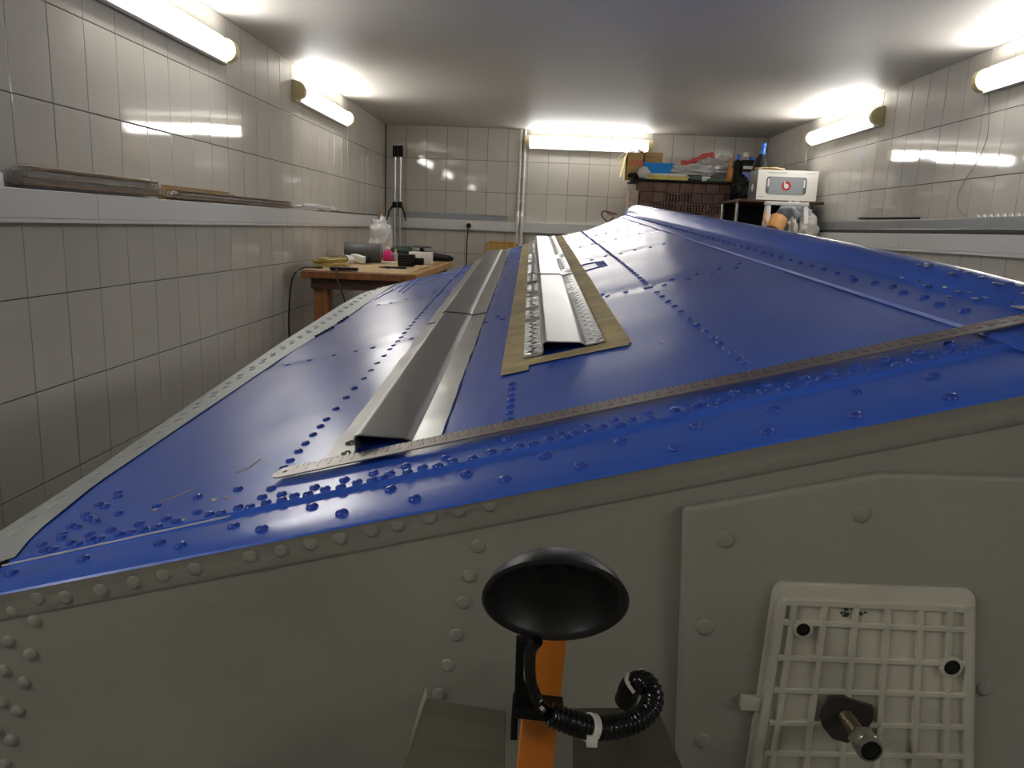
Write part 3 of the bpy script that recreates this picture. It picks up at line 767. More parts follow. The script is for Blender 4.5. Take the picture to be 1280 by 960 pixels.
# folded stainless guard behind the post
def gp(x, y, Y): return ony(x, y, Y)
g0 = thing('sheet_guard', 'folded stainless sheet guard either side of orange post', 'guard', (gp(690, 950, .44).x, .44, 0))
def sheet(px, nm):
    P = [gp(*p) for p in px]; n = (P[1]-P[0]).cross(P[3]-P[0]).normalized()
    part(nm, MB().prism(P, n*.0014), 'stainless', g0, .0004, 1)
sheet([(530, 873, .455), (632, 889, .445), (630, 1000, .405), (490, 1000, .405)], 'wing')
sheet([(716, 885, .445), (822, 884, .455), (870, 1000, .405), (716, 1000, .405)], 'wing')
sheet([(527, 873, .456), (530, 852, .460), (532, 873, .456), (491, 1000, .405)], 'folded_edge')
lo = gp(690, 1000, .405)
part('web', MB().boxp((gp(480, 1000, .405).x, .40, lo.z-.03), (gp(880, 1000, .405).x, .41, lo.z+.004)), 'stainless', g0, .001)
for x in (530, 830): p = gp(x, 1000, .405); part('leg', MB().boxp((p.x-.008, .402, 0), (p.x+.008, .412, p.z)), 'stainless', g0)
# corrugated conduit
path = spline([ony(688, 893, .376), ony(715, 903, .378), ony(745, 910, .384), ony(780, 906, .392), ony(806, 893, .400), ony(816, 872, .410), ony(806, 853, .420), ony(790, 857, .430), ony(782, 875, .44)], 16)
co = thing('corrugated_conduit', 'black corrugated conduit curling beside the orange post with white tie', 'conduit', path[0])
acc = [0]
for a, b in zip(path, path[1:]): acc.append(acc[-1]+(b-a).length)
fine = []; rs = []; i = 0; nst = int(acc[-1]/.00075)
for k in range(nst):
    q = acc[-1]*k/(nst-1)
    while i < len(acc)-2 and acc[i+1] < q: i += 1
    f = (q-acc[i])/max(1e-9, acc[i+1]-acc[i]); fine.append(path[i].lerp(path[i+1], min(1, f)))
    rs.append(.0063 + .0007*math.sin(q/.0032*2*math.pi))
part('sleeve', MB().tube(fine, rs, 14), 'black_gloss', co, ang=80)
ti = min(range(len(fine)), key=lambda k: abs((fine[k]-CAM).dot(CR)/(fine[k]-CAM).dot(CF)*FPX+640-738) + (1000 if k > nst*.6 else 0))
tt = (fine[ti+2]-fine[ti-2]).normalized()
part('cable_tie', MB().lathe([(.0074, -.0022), (.0078, -.002), (.0078, .002), (.0074, .0022)], fine[ti], tt, 16), 'white_plastic', co)
part('tie_head', MB().box(fine[ti] - CF*.0070 + CD*.004, (.006, .0045, .006)), 'white_plastic', co, .0006)
part('tie_loop', MB().tube(spline([ony(785, 842, .425), ony(783, 850, .418), ony(787, 858, .416), ony(793, 866, .414)], 6), .0012, 8), 'white_plastic', co)
part('tie_end', MB().blob(ony(801, 841, .428), (.003, .002, .003), .3, 2, 1, 3), 'white_plastic', co)

# ------------------------------------------------------------------ things lying on the left trunking
ZT = TZ1
def wrapped(label, y0, y1, hgt, wid, seed, xo=XL+.034):
    g = thing('film_bundle', label, 'bundle', (xo, (y0+y1)/2, ZT), 'film wrapped bundles on the left trunking')
    n = 40; mb = MB()
    for k in range(5):
        z = ZT + .004 + hgt*(.10 + .16*k); x = xo + (-.010 if k % 2 else .006)
        mb.boxp((x-wid*.34, y0+.05+.01*k, z), (x+wid*.34, y1-.04-.012*k, z+hgt*.14))
    part('lath_core', mb, 'bundle_brown', g, .001, 1)
    def f(a, v):
        y = y0 + (y1-y0)*v; e = min(1, min(v, 1-v)*9 + .30)
        nz = 1 + .16*noise.noise(Vector((math.cos(a)*2, math.sin(a)*2, y*14+seed))) + .10*noise.noise(Vector((math.cos(a)*5, math.sin(a)*5, y*40+seed)))
        return Vector((xo + wid*.5*e*nz*math.cos(a), y, max(ZT+.0008, ZT + hgt*.5 + hgt*.52*e*nz*math.sin(a))))
    mb = MB().grid(f, [2*math.pi*k/20 for k in range(21)], lin(0, 1, n*2))
    part('film_wrap', mb, 'clear_film', g, ang=60)
yb1, yb2, yb3 = onx(203, 243, XL+.03).y, onx(364, 257, XL+.03).y, onx(8, 225, XL+.03).y
wrapped('thick brown lath bundle wrapped in clear film on left trunking', yb3-.02, yb1, .072, .060, 1)
wrapped('thin brown lath bundle in clear film beyond the thick bundle', yb1+.01, yb2, .046, .054, 5)
g = thing('lath_pair', 'bare wooden laths lying behind the film wrapped bundles', 'lath', (XL+.012, 3.5, ZT+.045))
for k in range(3):
    part('lath', MB().boxp((XL+.001+.004*k, onx(196, 235, XL).y+.03*k, ZT+.001), (XL+.006+.004*k, onx(285, 246, XL).y+.05*k, ZT+.062-.008*k)), 'lath', g, .0008, 1)
solo('film_heap', MB().blob((XL+.033, 5.40, ZT+.022), (.028, .48, .020), .45, 2.5, 4, 3, flat=ZT+.0005), 'cloudy_film', 'crumpled translucent plastic film on trunking past the bundles', 'film', ang=60)
solo('thin_rod', MB().tube([(XL+.045, 5.35, ZT+.008), (XL+.030, 7.60, ZT+.006)], .006, 8), 'wire_dark', 'dark thin rod lying along the left trunking', 'rod')
solo('white_block', MB().boxp((XL+.004, 1.75, ZT), (XL+.058, 2.19, ZT+.040)), 'trunking', 'plain white block on trunking at the end of thick bundle', 'block', .004)

# ------------------------------------------------------------------ back left corner
pz = .0
pole = thing('pole_pair', 'pair of silver telescopic poles with black tops in the corner', 'poles', (ony(497, 250, 7.66).x, 7.66, 0))
for x in (494.0, 500.6):
    p = ony(x, 196, 7.66); q = ony(x-.6, 305, 7.66)
    part('tube', MB().tube([(p.x, 7.66, p.z), (p.x, 7.66, 0)], .0125, 12), 'aluminium', pole)
    tp_ = ony(x, 182, 7.66)
    part('pole_top', MB().box((p.x, 7.66, (p.z+tp_.z)/2), (.044, .044, tp_.z-p.z)), 'black', pole, .004)
    cz = ony(x, 256, 7.66).z
    part('pole_clamp', MB().box((p.x, 7.655, cz), (.040, .050, .058)), 'black', pole, .004)
    sx = -1 if x < 497 else 1
    part('clamp_lever', MB().tube([(p.x+sx*.015, 7.64, cz-.01), (p.x+sx*.045, 7.62, cz-.06), (p.x+sx*.068, 7.61, cz-.15)], [.010, .008, .006], 8), 'black', pole)
p0, p1 = ony(505, 266, YB-.03), ony(634, 273, YB-.03)
solo('metal_channel', MB().boxp((p0.x, YB-.045, ZT), (p1.x, YB-.012, ZT+.055)).boxp((p0.x, YB-.05, ZT+.048), (p1.x, YB-.045, ZT+.055)), 'grey_metal', 'long grey metal channel resting on the back trunking', 'metal profile', .001, 1)
for x, lab in ((649.0, 'white vertical pipe on back wall nearer the poles'), (654.2, 'white vertical pipe on back wall nearer the lamp')):
    p = ony(x, 230, YB-.02); g = thing('wall_pipe', lab, 'pipe', (p.x, YB-.02, 0), 'white pipes on the back wall')
    part('pipe', MB().tube([(p.x, YB-.085, 0), (p.x, YB-.085, TZ1+.05), (p.x, YB-.02, TZ1+.10), (p.x, YB-.02, ZC-.001)], .0125, 12), 'white_paint', g)
    for z in (ZC-.10, ZC-.45, TZ1+.2): part('pipe_clip', MB().lathe([(.016, -.009), (.018, -.007), (.018, .007), (.016, .009)], (p.x, YB-.02, z), (0,0,1), 14), 'white_paint', g)
sp = ony(586, 282, YB-TD-.01); sk = thing('wall_socket', 'white wall socket with black plug on the back trunking', 'socket', (sp.x, YB-TD, sp.z-.04))
part('plate', MB().box((sp.x, YB-TD-.008, sp.z), (.085, .016, .082)), 'white_plastic', sk, .004)
part('plug', MB().lathe([(.024, 0), (.024, .02), (.018, .036), (.0005, .038)], (sp.x, YB-TD-.016, sp.z), (0,-1,0), 16), 'black', sk)
part('cord', MB().tube(spline([(sp.x, YB-TD-.05, sp.z-.005), (sp.x-.005, YB-TD-.055, sp.z-.06), (sp.x-.012, YB-TD-.04, sp.z-.3), (sp.x-.01, YB-TD-.03, .03)], 6), .006, 8), 'black', sk)
yb0, yb1_ = ony(611, 302, 7.55), ony(643, 313, 7.55)
ch = thing('slatted_chair', 'yellow wooden chair with slatted back by the wall pipes', 'chair', ((yb0.x+yb1_.x)/2, 7.4, 0))
ztop = yb0.z
for k in range(4):
    x0 = yb0.x + (yb1_.x-yb0.x)*k/4; part('back_slat', MB().boxp((x0+.002, 7.54, ztop-.40), (x0+(yb1_.x-yb0.x)/4-.002, 7.56, ztop-.004)), 'yellow_board', ch, .003)
part('top_rail', MB().boxp((yb0.x-.006, 7.535, ztop-.014), (yb1_.x+.006, 7.567, ztop+.004)), 'yellow_board', ch, .005)
part('seat', MB().boxp((yb0.x-.04, 7.16, .43), (yb1_.x+.04, 7.57, .46)), 'yellow_board', ch, .006)
for x in (yb0.x-.02, yb1_.x+.02):
    for y in (7.18, 7.55): part('leg', MB().boxp((x-.015, y-.015, 0), (x+.015, y+.015, .43)), 'yellow_board', ch, .003)
    part('back_post', MB().boxp((x-.012, 7.535, .46), (x+.012, 7.562, ztop-.01)), 'yellow_board', ch, .003)

# ------------------------------------------------------------------ workbench and what stands on it
BX0, BX1, BY0, BY1, BZ = -1.46, -.755, 4.70, 6.62, CAM.z-.302
bench = thing('workbench', 'wooden workbench with kraft paper top in back left corner', 'table', ((BX0+BX1)/2, (BY0+BY1)/2, 0))
for k in range(4):
    x0 = BX0+(BX1-BX0)*k/4
    part('plank', MB().boxp((x0+.001, BY0, BZ-.045), (x0+(BX1-BX0)/4-.001, BY1, BZ-.002)), 'wood_light' if k == 3 else 'wood_orange', bench, .003)
part('front_edge', MB().boxp((BX0, BY0-.022, BZ-.047), (BX1, BY0, BZ-.003)), 'wood_orange', bench, .003)
part('apron', MB().boxp((BX0+.05, BY0+.02, BZ-.115), (BX1-.04, BY0+.05, BZ-.046)), 'wood_dark', bench, .002)
part('apron', MB().boxp((BX1-.07, BY0+.05, BZ-.115), (BX1-.04, BY1-.05, BZ-.046)), 'wood_dark', bench, .002)
for x in (BX0+.06, BX1-.14):
    for y in (BY0+.05, BY1-.14): part('leg', MB().boxp((x, y, 0), (x+.085, y+.09, BZ-.047)), 'wood_orange' if x < -1.2 else 'wood_dark', bench, .004)
part('paper_cover', MB().grid(lambda x, y: Vector((x, y, BZ + .002 + .003*noise.noise(Vector((x*5, y*3, 0))) - (.012 if y < BY0-.005 else 0))), lin(BX0-.035, BX1-.06, 14), lin(BY0-.03, BY1-.05, 24)), 'kraft', bench, ang=80)
def onb(x, y, dz=0.0): return onz(x, y, BZ+.004+dz)
mb = MB(); pts = []
cc = Vector((BX0+.075, 5.0, 0))
for k in range(150):
    a = k/150*2*math.pi*5.2; r = 1 + .22*math.sin(k*.37) ; pts.append(Vector((cc.x+.03+.092*r*math.cos(a), cc.y+.16*r*math.sin(a), BZ+.012+.010*(k/150*5)+.003*math.sin(k*1.3))))
solo('hose_coil', mb.tube(pts, .0062, 8), 'yellow_hose', 'yellow hose coiled on the workbench corner', 'hose')
e = pts[0]
solo('hanging_cable', MB().tube(spline([(BX0+.10, 4.80, BZ+.010), (BX0-.0, 4.70, BZ+.006), (BX0-.06, 4.69, BZ-.08), (BX0-.085, 4.70, BZ-.35), (BX0-.07, 4.72, BZ-.62), (BX0+.0, 4.76, .03)], 8), .0055, 8), 'wire_dark', 'black cable hanging off the workbench corner beside the wall', 'cable')
q = onb(425, 337)
solo('hanging_cable', MB().tube(spline([(q.x-.06, BY0+.12, BZ+.010), (q.x, BY0-.01, BZ+.010), (q.x+.015, BY0-.05, BZ-.05), (q.x+.07, BY0-.04, BZ-.25), (q.x+.10, BY0-.03, .05)], 8), .005, 8), 'wire_dark', 'black cable hanging over the front edge of the workbench', 'cable')
# grey roll
ra, rb = onb(431, 327.5), onb(476, 329); rr = .070
ra.z = rb.z = BZ+.006+rr
rd = (rb-ra).normalized(); rl = thing('rubber_roll', 'dark grey rubber roll lying on the workbench', 'roll', Vector(((ra.x+rb.x)/2, (ra.y+rb.y)/2, BZ+.006)))
part('roll_sheet', MB().lathe([(rr-.002, 0), (rr, .003), (rr, (rb-ra).length-.003), (rr-.002, (rb-ra).length), (rr*.42, (rb-ra).length), (rr*.40, (rb-ra).length-.03), (.0005, (rb-ra).length-.03)], ra, rd, 28), 'grey_roll', rl)
mb = MB(); mb.tube([rb + rd*.0006 + Vector((0, math.cos(a)*(rr*.45+.0017*a), math.sin(a)*(rr*.45+.0017*a))) for a in lin(0, 6*math.pi, 90)], .0012, 5)
part('roll_spiral', mb, 'black', rl)
# white charger and cup
p = onb(448, 330); ca = thing('charger', 'white plastic charger block with dark rim on workbench', 'charger', p)
R = Matrix.Rotation(-.35, 3, 'Z') @ Matrix.Rotation(.14, 3, 'Y')
part('case', MB().box(p+Vector((0, .03, .036)), (.115, .07, .052), R), 'white_plastic', ca, .009, 3)
part('rim', MB().box(p+Vector((.035, .05, .034)), (.075, .075, .050), R), 'black', ca, .009, 3)
p = onb(427, 332); cu = thing('plastic_cup', 'white plastic cup lying on its side beside yellow hose', 'cup', p)
part('cup_wall', MB().lathe([(.030, 0), (.036, .075), (.033, .075), (.027, .006), (.0005, .006)], p+Vector((.035, .10, .036)), (-.35, -1, 0), 20), 'white_plastic', cu)
solo('cable_plug', MB().box(onb(431, 334)+Vector((0, 0, .012)), (.05, .03, .022), Matrix.Rotation(.5, 3, 'Z')), 'white_plastic', 'white cable plug on workbench edge below the cup', 'plug', .005)
solo('flat_tool', MB().boxp((BX0+.17, BY0+.005, BZ+.004), (BX0+.34, BY0+.045, BZ+.022)), 'black', 'flat black tool at the front edge of workbench', 'tool', .004)
# plastic bag with pink bottle
p = onb(485, 326); bg = thing('pink_bottle', 'pink bottle standing in the clear bag', 'bottle', p)
part('bottle_body', MB().lathe([(.036, 0), (.040, .006), (.040, .05), (.030, .075), (.014, .085), (.014, .10), (.0005, .10)], p, (0,0,1), 20), 'pink', bg)
part('cap', MB().lathe([(.017, .09), (.017, .112), (.0005, .113)], p, (0,0,1), 14), 'white_plastic', bg)
solo('plastic_bag', MB().blob(p+Vector((-.065, .05, .165)), (.088, .07, .150), .45, 2.2, 4, 8, flat=BZ+.006), 'cloudy_film', 'crumpled clear plastic bag behind the grey roll', 'bag', ang=70)
q = ony(474, 258, 6.5); solo('wood_stick', MB().box(Vector((q.x, 6.5, (q.z+BZ+.006)/2)), (.018, .010, q.z-BZ-.012)), 'lath', 'thin wooden stick standing behind the clear bag', 'stick', .001, 1)
p = onb(491, 326); sb = thing('small_bottle', 'small yellow capped bottle beside the pink bottle', 'bottle', p)
part('bottle_body', MB().lathe([(.018, 0), (.019, .004), (.019, .055), (.008, .07), (.0005, .07)], p+Vector((.015, .03, 0)), (0,0,1), 14), 'flange_grey', sb)
part('cap', MB().lathe([(.009, .066), (.008, .09), (.0005, .092)], p+Vector((.015, .03, 0)), (0,0,1), 10), 'yellow_paper', sb)
# dark power drill lying
p = onb(506, 327); p.y = 6.45; p.x = ony(504, 320, 6.45).x; dr = thing('power_drill', 'dark green power drill lying behind the bottles', 'drill', p)
part('drill_body', MB().tube([p+Vector((-.09, 0, .07)), p+Vector((-.07, 0, .07)), p+Vector((.06, 0, .07)), p+Vector((.075, 0, .07))], [.020, .036, .042, .034], 16), 'dark_green', dr)
part('drill_chuck', MB().tube([p+Vector((-.13, 0, .07)), p+Vector((-.09, 0, .07))], [.012, .020], 12), 'black', dr)
part('drill_handle', MB().tube([p+Vector((.04, 0, .05)), p+Vector((.055, -.02, .012))], [.022, .026], 10), 'black', dr)
# black battery box and white paper behind
p = onb(507, 334); bb = thing('battery_pack', 'black battery pack with ribbed face on workbench', 'battery', p)
part('case', MB().box(p+Vector((.0, .04, .046)), (.112, .085, .084)), 'black', bb, .008, 3)
part('latch', MB().box(p+Vector((.085, .05, .040)), (.065, .06, .048)), 'black', bb, .006, 2)
for k in range(3): part('face_rib', MB().box(p+Vector((.0, -.003, .030+.018*k)), (.075, .004, .006)), 'black_rubber', bb, .001, 1)
p = onb(522, 331); solo('paper_box', MB().box(p+Vector((.0, .16, .046)), (.17, .09, .086)), 'white_paper', 'white paper box behind the black battery pack', 'box', .003)
p = onb(485, 328); solo('paper_sheets', MB().box(p+Vector((.03, -.08, .004)), (.12, .10, .006), Matrix.Rotation(.1, 3, 'Z')), 'white_paper', 'white paper sheets lying in front of pink bottle', 'paper', .001, 1)
p = onb(487, 335.5); pl_ = thing('pliers', 'dark pliers lying on the kraft paper', 'pliers', p)
part('jaw', MB().tube([p+Vector((-.075, 0, .006)), p+Vector((0, 0, .007))], [.003, .010], 8), 'dark_steel', pl_)
for sy in (-1, 1): part('handle', MB().tube(spline([p+Vector((0, 0, .007)), p+Vector((.05, sy*.022, .008)), p+Vector((.11, sy*.014, .008))], 5), .006, 8), 'black', pl_)
# angle grinder with round disc on top
p = ony(527, 325, 6.30); p.z = BZ+.004; gr = thing('angle_grinder', 'angle grinder with round backing disc turned up', 'grinder', p)
part('grinder_disc', MB().lathe([(.010, .105), (.078, .110), (.080, .116), (.078, .122), (.0005, .124)], p, (0,0,1), 28), 'grey_roll', gr)
part('grinder_head', MB().lathe([(.040, 0), (.045, .02), (.040, .06), (.022, .085), (.014, .106)], p, (0,0,1), 18), 'dark_steel', gr)
part('grinder_body', MB().tube([p+Vector((.02, 0, .045)), p+Vector((.08, -.02, .042)), p+Vector((.18, -.05, .036)), p+Vector((.24, -.07, .034))], [.036, .034, .028, .024], 14), 'black', gr)
p = ony(548, 325, 6.35); p.z = BZ+.004; sd = thing('small_tool', 'small green handled tool at the workbench end', 'tool', p)
part('handle', MB().tube([p+Vector((-.03, .1, .022)), p+Vector((.06, .1, .024))], [.017, .020], 12), 'green', sd)
part('head', MB().blob(p+Vector((.09, .1, .024)), (.026, .02, .020), .2, 2, 2, 4), 'black', sd)

# ------------------------------------------------------------------ brick stack, shelf board, clutter
SY = 7.30
SX0 = ony(800, 240, SY).x; SZ = CAM.z + .462          # underside of the shelf board
BH_, BL, BD = .0905, .25, .12
def brick_mesh(wd, holes):
    mb = MB(); hw_, hh = wd/2-.0022, BH_/2-.0022; D_ = BD
    o = [(-hw_, 0, -hh), (hw_, 0, -hh), (hw_, 0, hh), (-hw_, 0, hh)]
    if not holes:
        mb.boxp((-hw_, 0, -hh), (hw_, D_, hh))
        return [(mb, 'brick')]
    nx, nz = 8, 3; m0, m1 = .012, .009; r = .0080
    xs = [-hw_]; zs = [-hh]
    for i in range(nx): c = -hw_+m0 + (2*hw_-2*m0)*(i+.5)/nx; xs += [c-r, c+r]
    for j in range(nz): c = -hh+m1 + (2*hh-2*m1)*(j+.5)/nz; zs += [c-r, c+r]
    xs.append(hw_); zs.append(hh)
    for i in range(len(xs)-1):
        for j in range(len(zs)-1):
            x0, x1, z0, z1 = xs[i], xs[i+1], zs[j], zs[j+1]
            if i % 2 and j % 2:
                dp = .10
                mb.add([(x0,0,z0),(x1,0,z0),(x1,0,z1),(x0,0,z1),(x0,dp,z0),(x1,dp,z0),(x1,dp,z1),(x0,dp,z1)], [(0,1,5,4),(1,2,6,5),(2,3,7,6),(3,0,4,7),(4,5,6,7)])
            else: mb.add([(x0,0,z0),(x1,0,z0),(x1,0,z1),(x0,0,z1)], [(0,1,2,3)])
    mb.add([(-hw_,0,-hh),(hw_,0,-hh),(hw_,D_,-hh),(-hw_,D_,-hh),(-hw_,0,hh),(hw_,0,hh),(hw_,D_,hh),(-hw_,D_,hh)], [(0,1,2,3),(4,7,6,5),(1,5,6,2),(0,3,7,4),(3,2,6,7)])
    return [(mb, 'brick')]
BM = {}
def brick(x0, wd, z0, holes, root, y=SY):
    key = (round(wd, 3), holes)
    if key not in BM:
        mb = brick_mesh(wd, holes)[0][0]; me = mb.mesh('brick', Vector((0,0,0)), ang=30); me.materials.append(M['brick']); BM[key] = me
    inst('brick', BM[key], Matrix.Translation((x0+wd/2, y + random.uniform(0, .012), z0+BH_/2)), root)
bs = thing('brick_stack', 'stack of brown perforated bricks carrying a shelf board', 'bricks', (SX0+.6, SY+.1, 0))
H_, P_, G_ = 'H', 'P', 'G'
pat = [[(P_, .12)]*9, [(P_, .12), (P_, .10), (H_, .25), (P_, .10), (P_, .10), (P_, .10), (P_, .10), (G_, .11), (P_, .12)],
       [(P_, .11), (H_, .25), (H_, .25), (H_, .25), (P_, .12), (P_, .12)], [(H_, .25), (H_, .25), (G_, .08), (P_, .11), (P_, .11), (H_, .25)],
       [(P_, .12), (H_, .25), (H_, .25), (P_, .12), (H_, .25)]]
z = SZ - BH_; r = 0
while z > -.001:
    row = pat[r] if r < 5 else (pat[3] if r % 2 else pat[4]); x = SX0 - (.02 if r > 2 else 0)
    for kd, wd in row:
        if kd != G_: brick(x, wd, z, kd == H_, bs)
        x += wd
    z -= BH_; r += 1
part('core', MB().boxp((SX0+.01, SY+BD+.02, 0), (SX0+1.05, YB-.10, SZ-.002)), 'brick', bs)
zr = z + BH_
if zr > .002: part('footing', MB().boxp((SX0-.02, SY, 0), (SX0+1.06, SY+BD, zr)), 'brick', bs)
p = ony(899, 249, SY+.02)
solo('yellow_lighter', MB().boxp((p.x-.022, SY+.02, SZ-2*BH_), (p.x+.022, SY+.05, SZ-2*BH_+.016)), 'yellow_paper', 'small yellow item in the gap between the bricks', 'item', .003)
ts_ = thing('tile_stack', 'stack of pale ceramic tiles beside the brown bricks', 'tiles', (SX0-.06, SY+.05, 0))
zt = CAM.z + .375; k = 0
while zt > .01:
    part('stacked_tile', MB().boxp((SX0-.105+.004*(k % 3), SY-.005+.003*(k % 2), max(0, zt-.019)), (SX0-.012, SY+.16, zt)), 'brick_pale', ts_, .002, 1); zt -= .0195; k += 1
shelf = solo('shelf_board', MB().boxp((SX0-.07, SY-.03, SZ), (SX0+1.15, YB-.01, SZ+.018)), 'black', 'dark shelf board lying on the brick stack', 'shelf', .003)
SH = SZ + .018
def at(x, y, Y): p = ony(x, y, Y); return p
def sit(x, Y, z=SH): p = ony(x, 215, Y); return Vector((p.x, Y, z))
pxm = SY/963.0
# marked cardboard box overhanging the board end
p = sit(793, SY+.02); bx0 = ony(784, 210, SY+.02).x; bx1 = ony(803, 210, SY+.02).x
ab = thing('carton', 'open cardboard carton with red printed letters on shelf end', 'box', (p.x, SY+.1, SH))
cz0, cz1 = SH, SH + .225
part('front_wall', MB().boxp((bx0, SY+.0, cz0), (bx1, SY+.006, cz1)), 'cardboard', ab)
part('side_wall', MB().boxp((bx0, SY+.006, cz0), (bx0+.005, SY+.24, cz1+.01)), 'cardboard_yellow', ab)
part('side_wall', MB().boxp((bx1-.005, SY+.006, cz0), (bx1, SY+.24, cz1)), 'cardboard', ab)
part('back_wall', MB().boxp((bx0, SY+.24, cz0), (bx1, SY+.245, cz1)), 'cardboard', ab)
part('bottom', MB().boxp((bx0+.005, SY+.006, cz0), (bx1-.005, SY+.24, cz0+.005)), 'cardboard', ab)
part('flap', MB().prism([(bx0, SY+.01, cz1+.01), (bx0, SY+.23, cz1+.01), (bx0-.045, SY+.23, cz0+.02), (bx0-.045, SY+.01, cz0+.02)], (-.004, 0, .001)), 'cardboard_yellow', ab)
text_part('print', 'ABB', .072, 'red_ink', ((bx0+bx1)/2+.012, SY-.0012, cz0+.135), (1,0,0), (0,0,1), ab)
solo('white_bag', MB().blob(((bx0+bx1)/2-.01, SY+.12, cz1+.01), (.058, .09, .055), .5, 2.4, 3, 2), 'cloudy_film', 'white plastic bag sticking out of the lettered carton', 'bag', ang=70)
solo('red_bag', MB().blob((bx1-.01, SY+.15, cz1+.015), (.030, .05, .045), .4, 2.4, 3, 6), 'red_film', 'red plastic bag sticking out of the lettered carton', 'bag', ang=70)
solo('spray_nozzle', MB().tube([(bx0-.075, SY+.12, SH+.17), (bx0-.05, SY+.12, SH+.20), (bx0-.010, SY+.12, SH+.23)], [.010, .016, .014], 10), 'white_plastic', 'white spray nozzle hooked on the carton side', 'nozzle')
solo('dark_glove', MB().blob((bx0+.055, SY-.03, SH+.025), (.050, .03, .024), .4, 2.5, 3, 9, flat=SH+.0005), 'black', 'dark glove lying below the red letters', 'glove')
# folders, tray, small box
px0, px1 = ony(806, 222, SY).x, ony(860, 222, SY).x
for k, (dx, mm, lb, a, b) in enumerate(((0, 'yellow_paper', 'lowest yellow folder under the blue tray', 0, .022), (.012, 'yellow_paper', 'middle yellow folder under the blue tray', .023, .038), (-.006, 'white_paper', 'white papers on the yellow folders under the tray', .039, .056))):
    solo('folder', MB().boxp((px0+dx, SY+.0, SH+a), (px1+dx, SY+.30, SH+b)), mm, lb, 'folder', .003, 1)
zt0 = SH+.057
tr = thing('plastic_tray', 'bright blue plastic tray on the pile of folders', 'tray', ((px0+px1)/2, SY+.1, zt0))
ta, tb = ony(803, 208, SY).x, ony(842, 208, SY).x
def ringp(x0, x1, y0, y1, z): return [(x0,y0,z),(x1,y0,z),(x1,y1,z),(x0,y1,z)]
hh = .085
o0 = ringp(ta+.03, tb-.03, SY+.03, SY+.21, zt0); o1 = ringp(ta, tb, SY, SY+.24, zt0+hh); i1 = ringp(ta+.006, tb-.006, SY+.006, SY+.234, zt0+hh); i0 = ringp(ta+.034, tb-.034, SY+.034, SY+.206, zt0+.005)
mb = MB().add(o0+o1+i1+i0, [(3,2,1,0)] + [(a, (a+1)%4, 4+(a+1)%4, 4+a) for a in range(4)] + [(4+a, 4+(a+1)%4, 8+(a+1)%4, 8+a) for a in range(4)] + [(8+a, 8+(a+1)%4, 12+(a+1)%4, 12+a) for a in range(4)] + [(12,13,14,15)])
part('tray_shell', mb, 'blue_plastic', tr)
part('tray_rim', MB().tube([Vector(q) for q in (o1+[o1[0]])], .005, 6), 'blue_plastic', tr)
ba, bb_ = ony(806, 195, SY+.05).x, ony(829, 195, SY+.05).x
cb = thing('small_carton', 'small closed cardboard carton sitting in the blue tray', 'box', ((ba+bb_)/2, SY+.13, zt0+.006))
part('carton_body', MB().boxp((ba, SY+.05, zt0+.006), (bb_, SY+.20, zt0+.185)), 'cardboard', cb, .002, 1)
part('lid_seam', MB().boxp((ba+.01, SY+.0485, zt0+.142), (ba+.09, SY+.0505, zt0+.146)), 'wood_dark', cb)
solo('white_rag', MB().blob((px0-.020, SY-.060, SH+.05), (.050, .040, .052), .35, 2.2, 3, 12, flat=SH+.0008), 'rag', 'crumpled white rag between the carton and folders', 'rag', ang=70)
p = sit(868, SY+.02); solo('dark_green_case', MB().box(p+Vector((0, .05, .028)), (.16, .12, .052)), 'dark_green', 'dark green case beside the yellow folders', 'case', .012, 3)
p = sit(883, SY); solo('white_packet', MB().box(p+Vector((0, .02, .022)), (.075, .06, .042)), 'white_paper', 'small white packet beside the dark green case', 'packet', .006)
p = sit(893, SY-.01); solo('green_sleeve', MB().box(p+Vector((.02, .04, .012)), (.16, .10, .022), Matrix.Rotation(.1, 3, 'Z')), 'green', 'flat green sleeve lying near the amber bottle', 'sleeve', .004)
p = sit(862, SY+.12); solo('film_pile', MB().blob(p+Vector((.04, .03, .10)), (.22, .11, .055), .5, 2.2, 4, 15, flat=SH+.056), 'cloudy_film', 'pile of crumpled translucent film behind the dark green case', 'film', ang=70)
p = sit(865, SY+.12); solo('red_strip', MB().tube(spline([p+Vector((-.11, 0, .16)), p+Vector((-.02, 0, .175)), p+Vector((.07, 0, .22)), p+Vector((.15, .02, .25)), p+Vector((.20, .02, .235))], 6), [.020+.006*math.sin(k) for k in range(25)], 8, squash=.35), 'red_film', 'red plastic wrapper lying over the translucent film', 'wrapper', ang=60)
p = sit(895, SY+.25); solo('clear_bag', MB().blob(p+Vector((0.03, .12, .16)), (.15, .08, .11), .5, 2.4, 4, 21), 'clear_film', 'crumpled clear bag leaning on wall behind the film pile', 'bag', ang=70)
# bottles
def bottle(x, Y, wd, hgt, body, cap, label, kind, caph=.05):
    p = sit(x, Y); g = thing('bottle', label, 'bottle', p, None); r = wd/2
    bev = hgt-caph
    prof = [(r*.92, 0), (r, .008), (r, bev*.78), (r*.75, bev*.92), (r*.38, bev), (.0005, bev)]
    part('bottle_body', MB().lathe(prof, p, (0,0,1), 20), body, g)
    part('cap', MB().lathe([(r*.42, bev-.006), (r*.42, hgt-.004), (r*.36, hgt), (.0005, hgt)], p, (0,0,1), 16), cap, g)
    return g, p
bottle(913, SY+.02, .060, .225, 'amber', 'amber', 'amber bottle with tapered neck on the shelf board', 0, .08)
bottle(921, SY+.04, .075, .250, 'black', 'blue_cap', 'slim black bottle with bright blue cap', 0, .045)
p = sit(934.5, SY+.02); jc = thing('oil_can', 'black oil bottle with white and blue label', 'bottle', p)
wj, hj = .135, .205
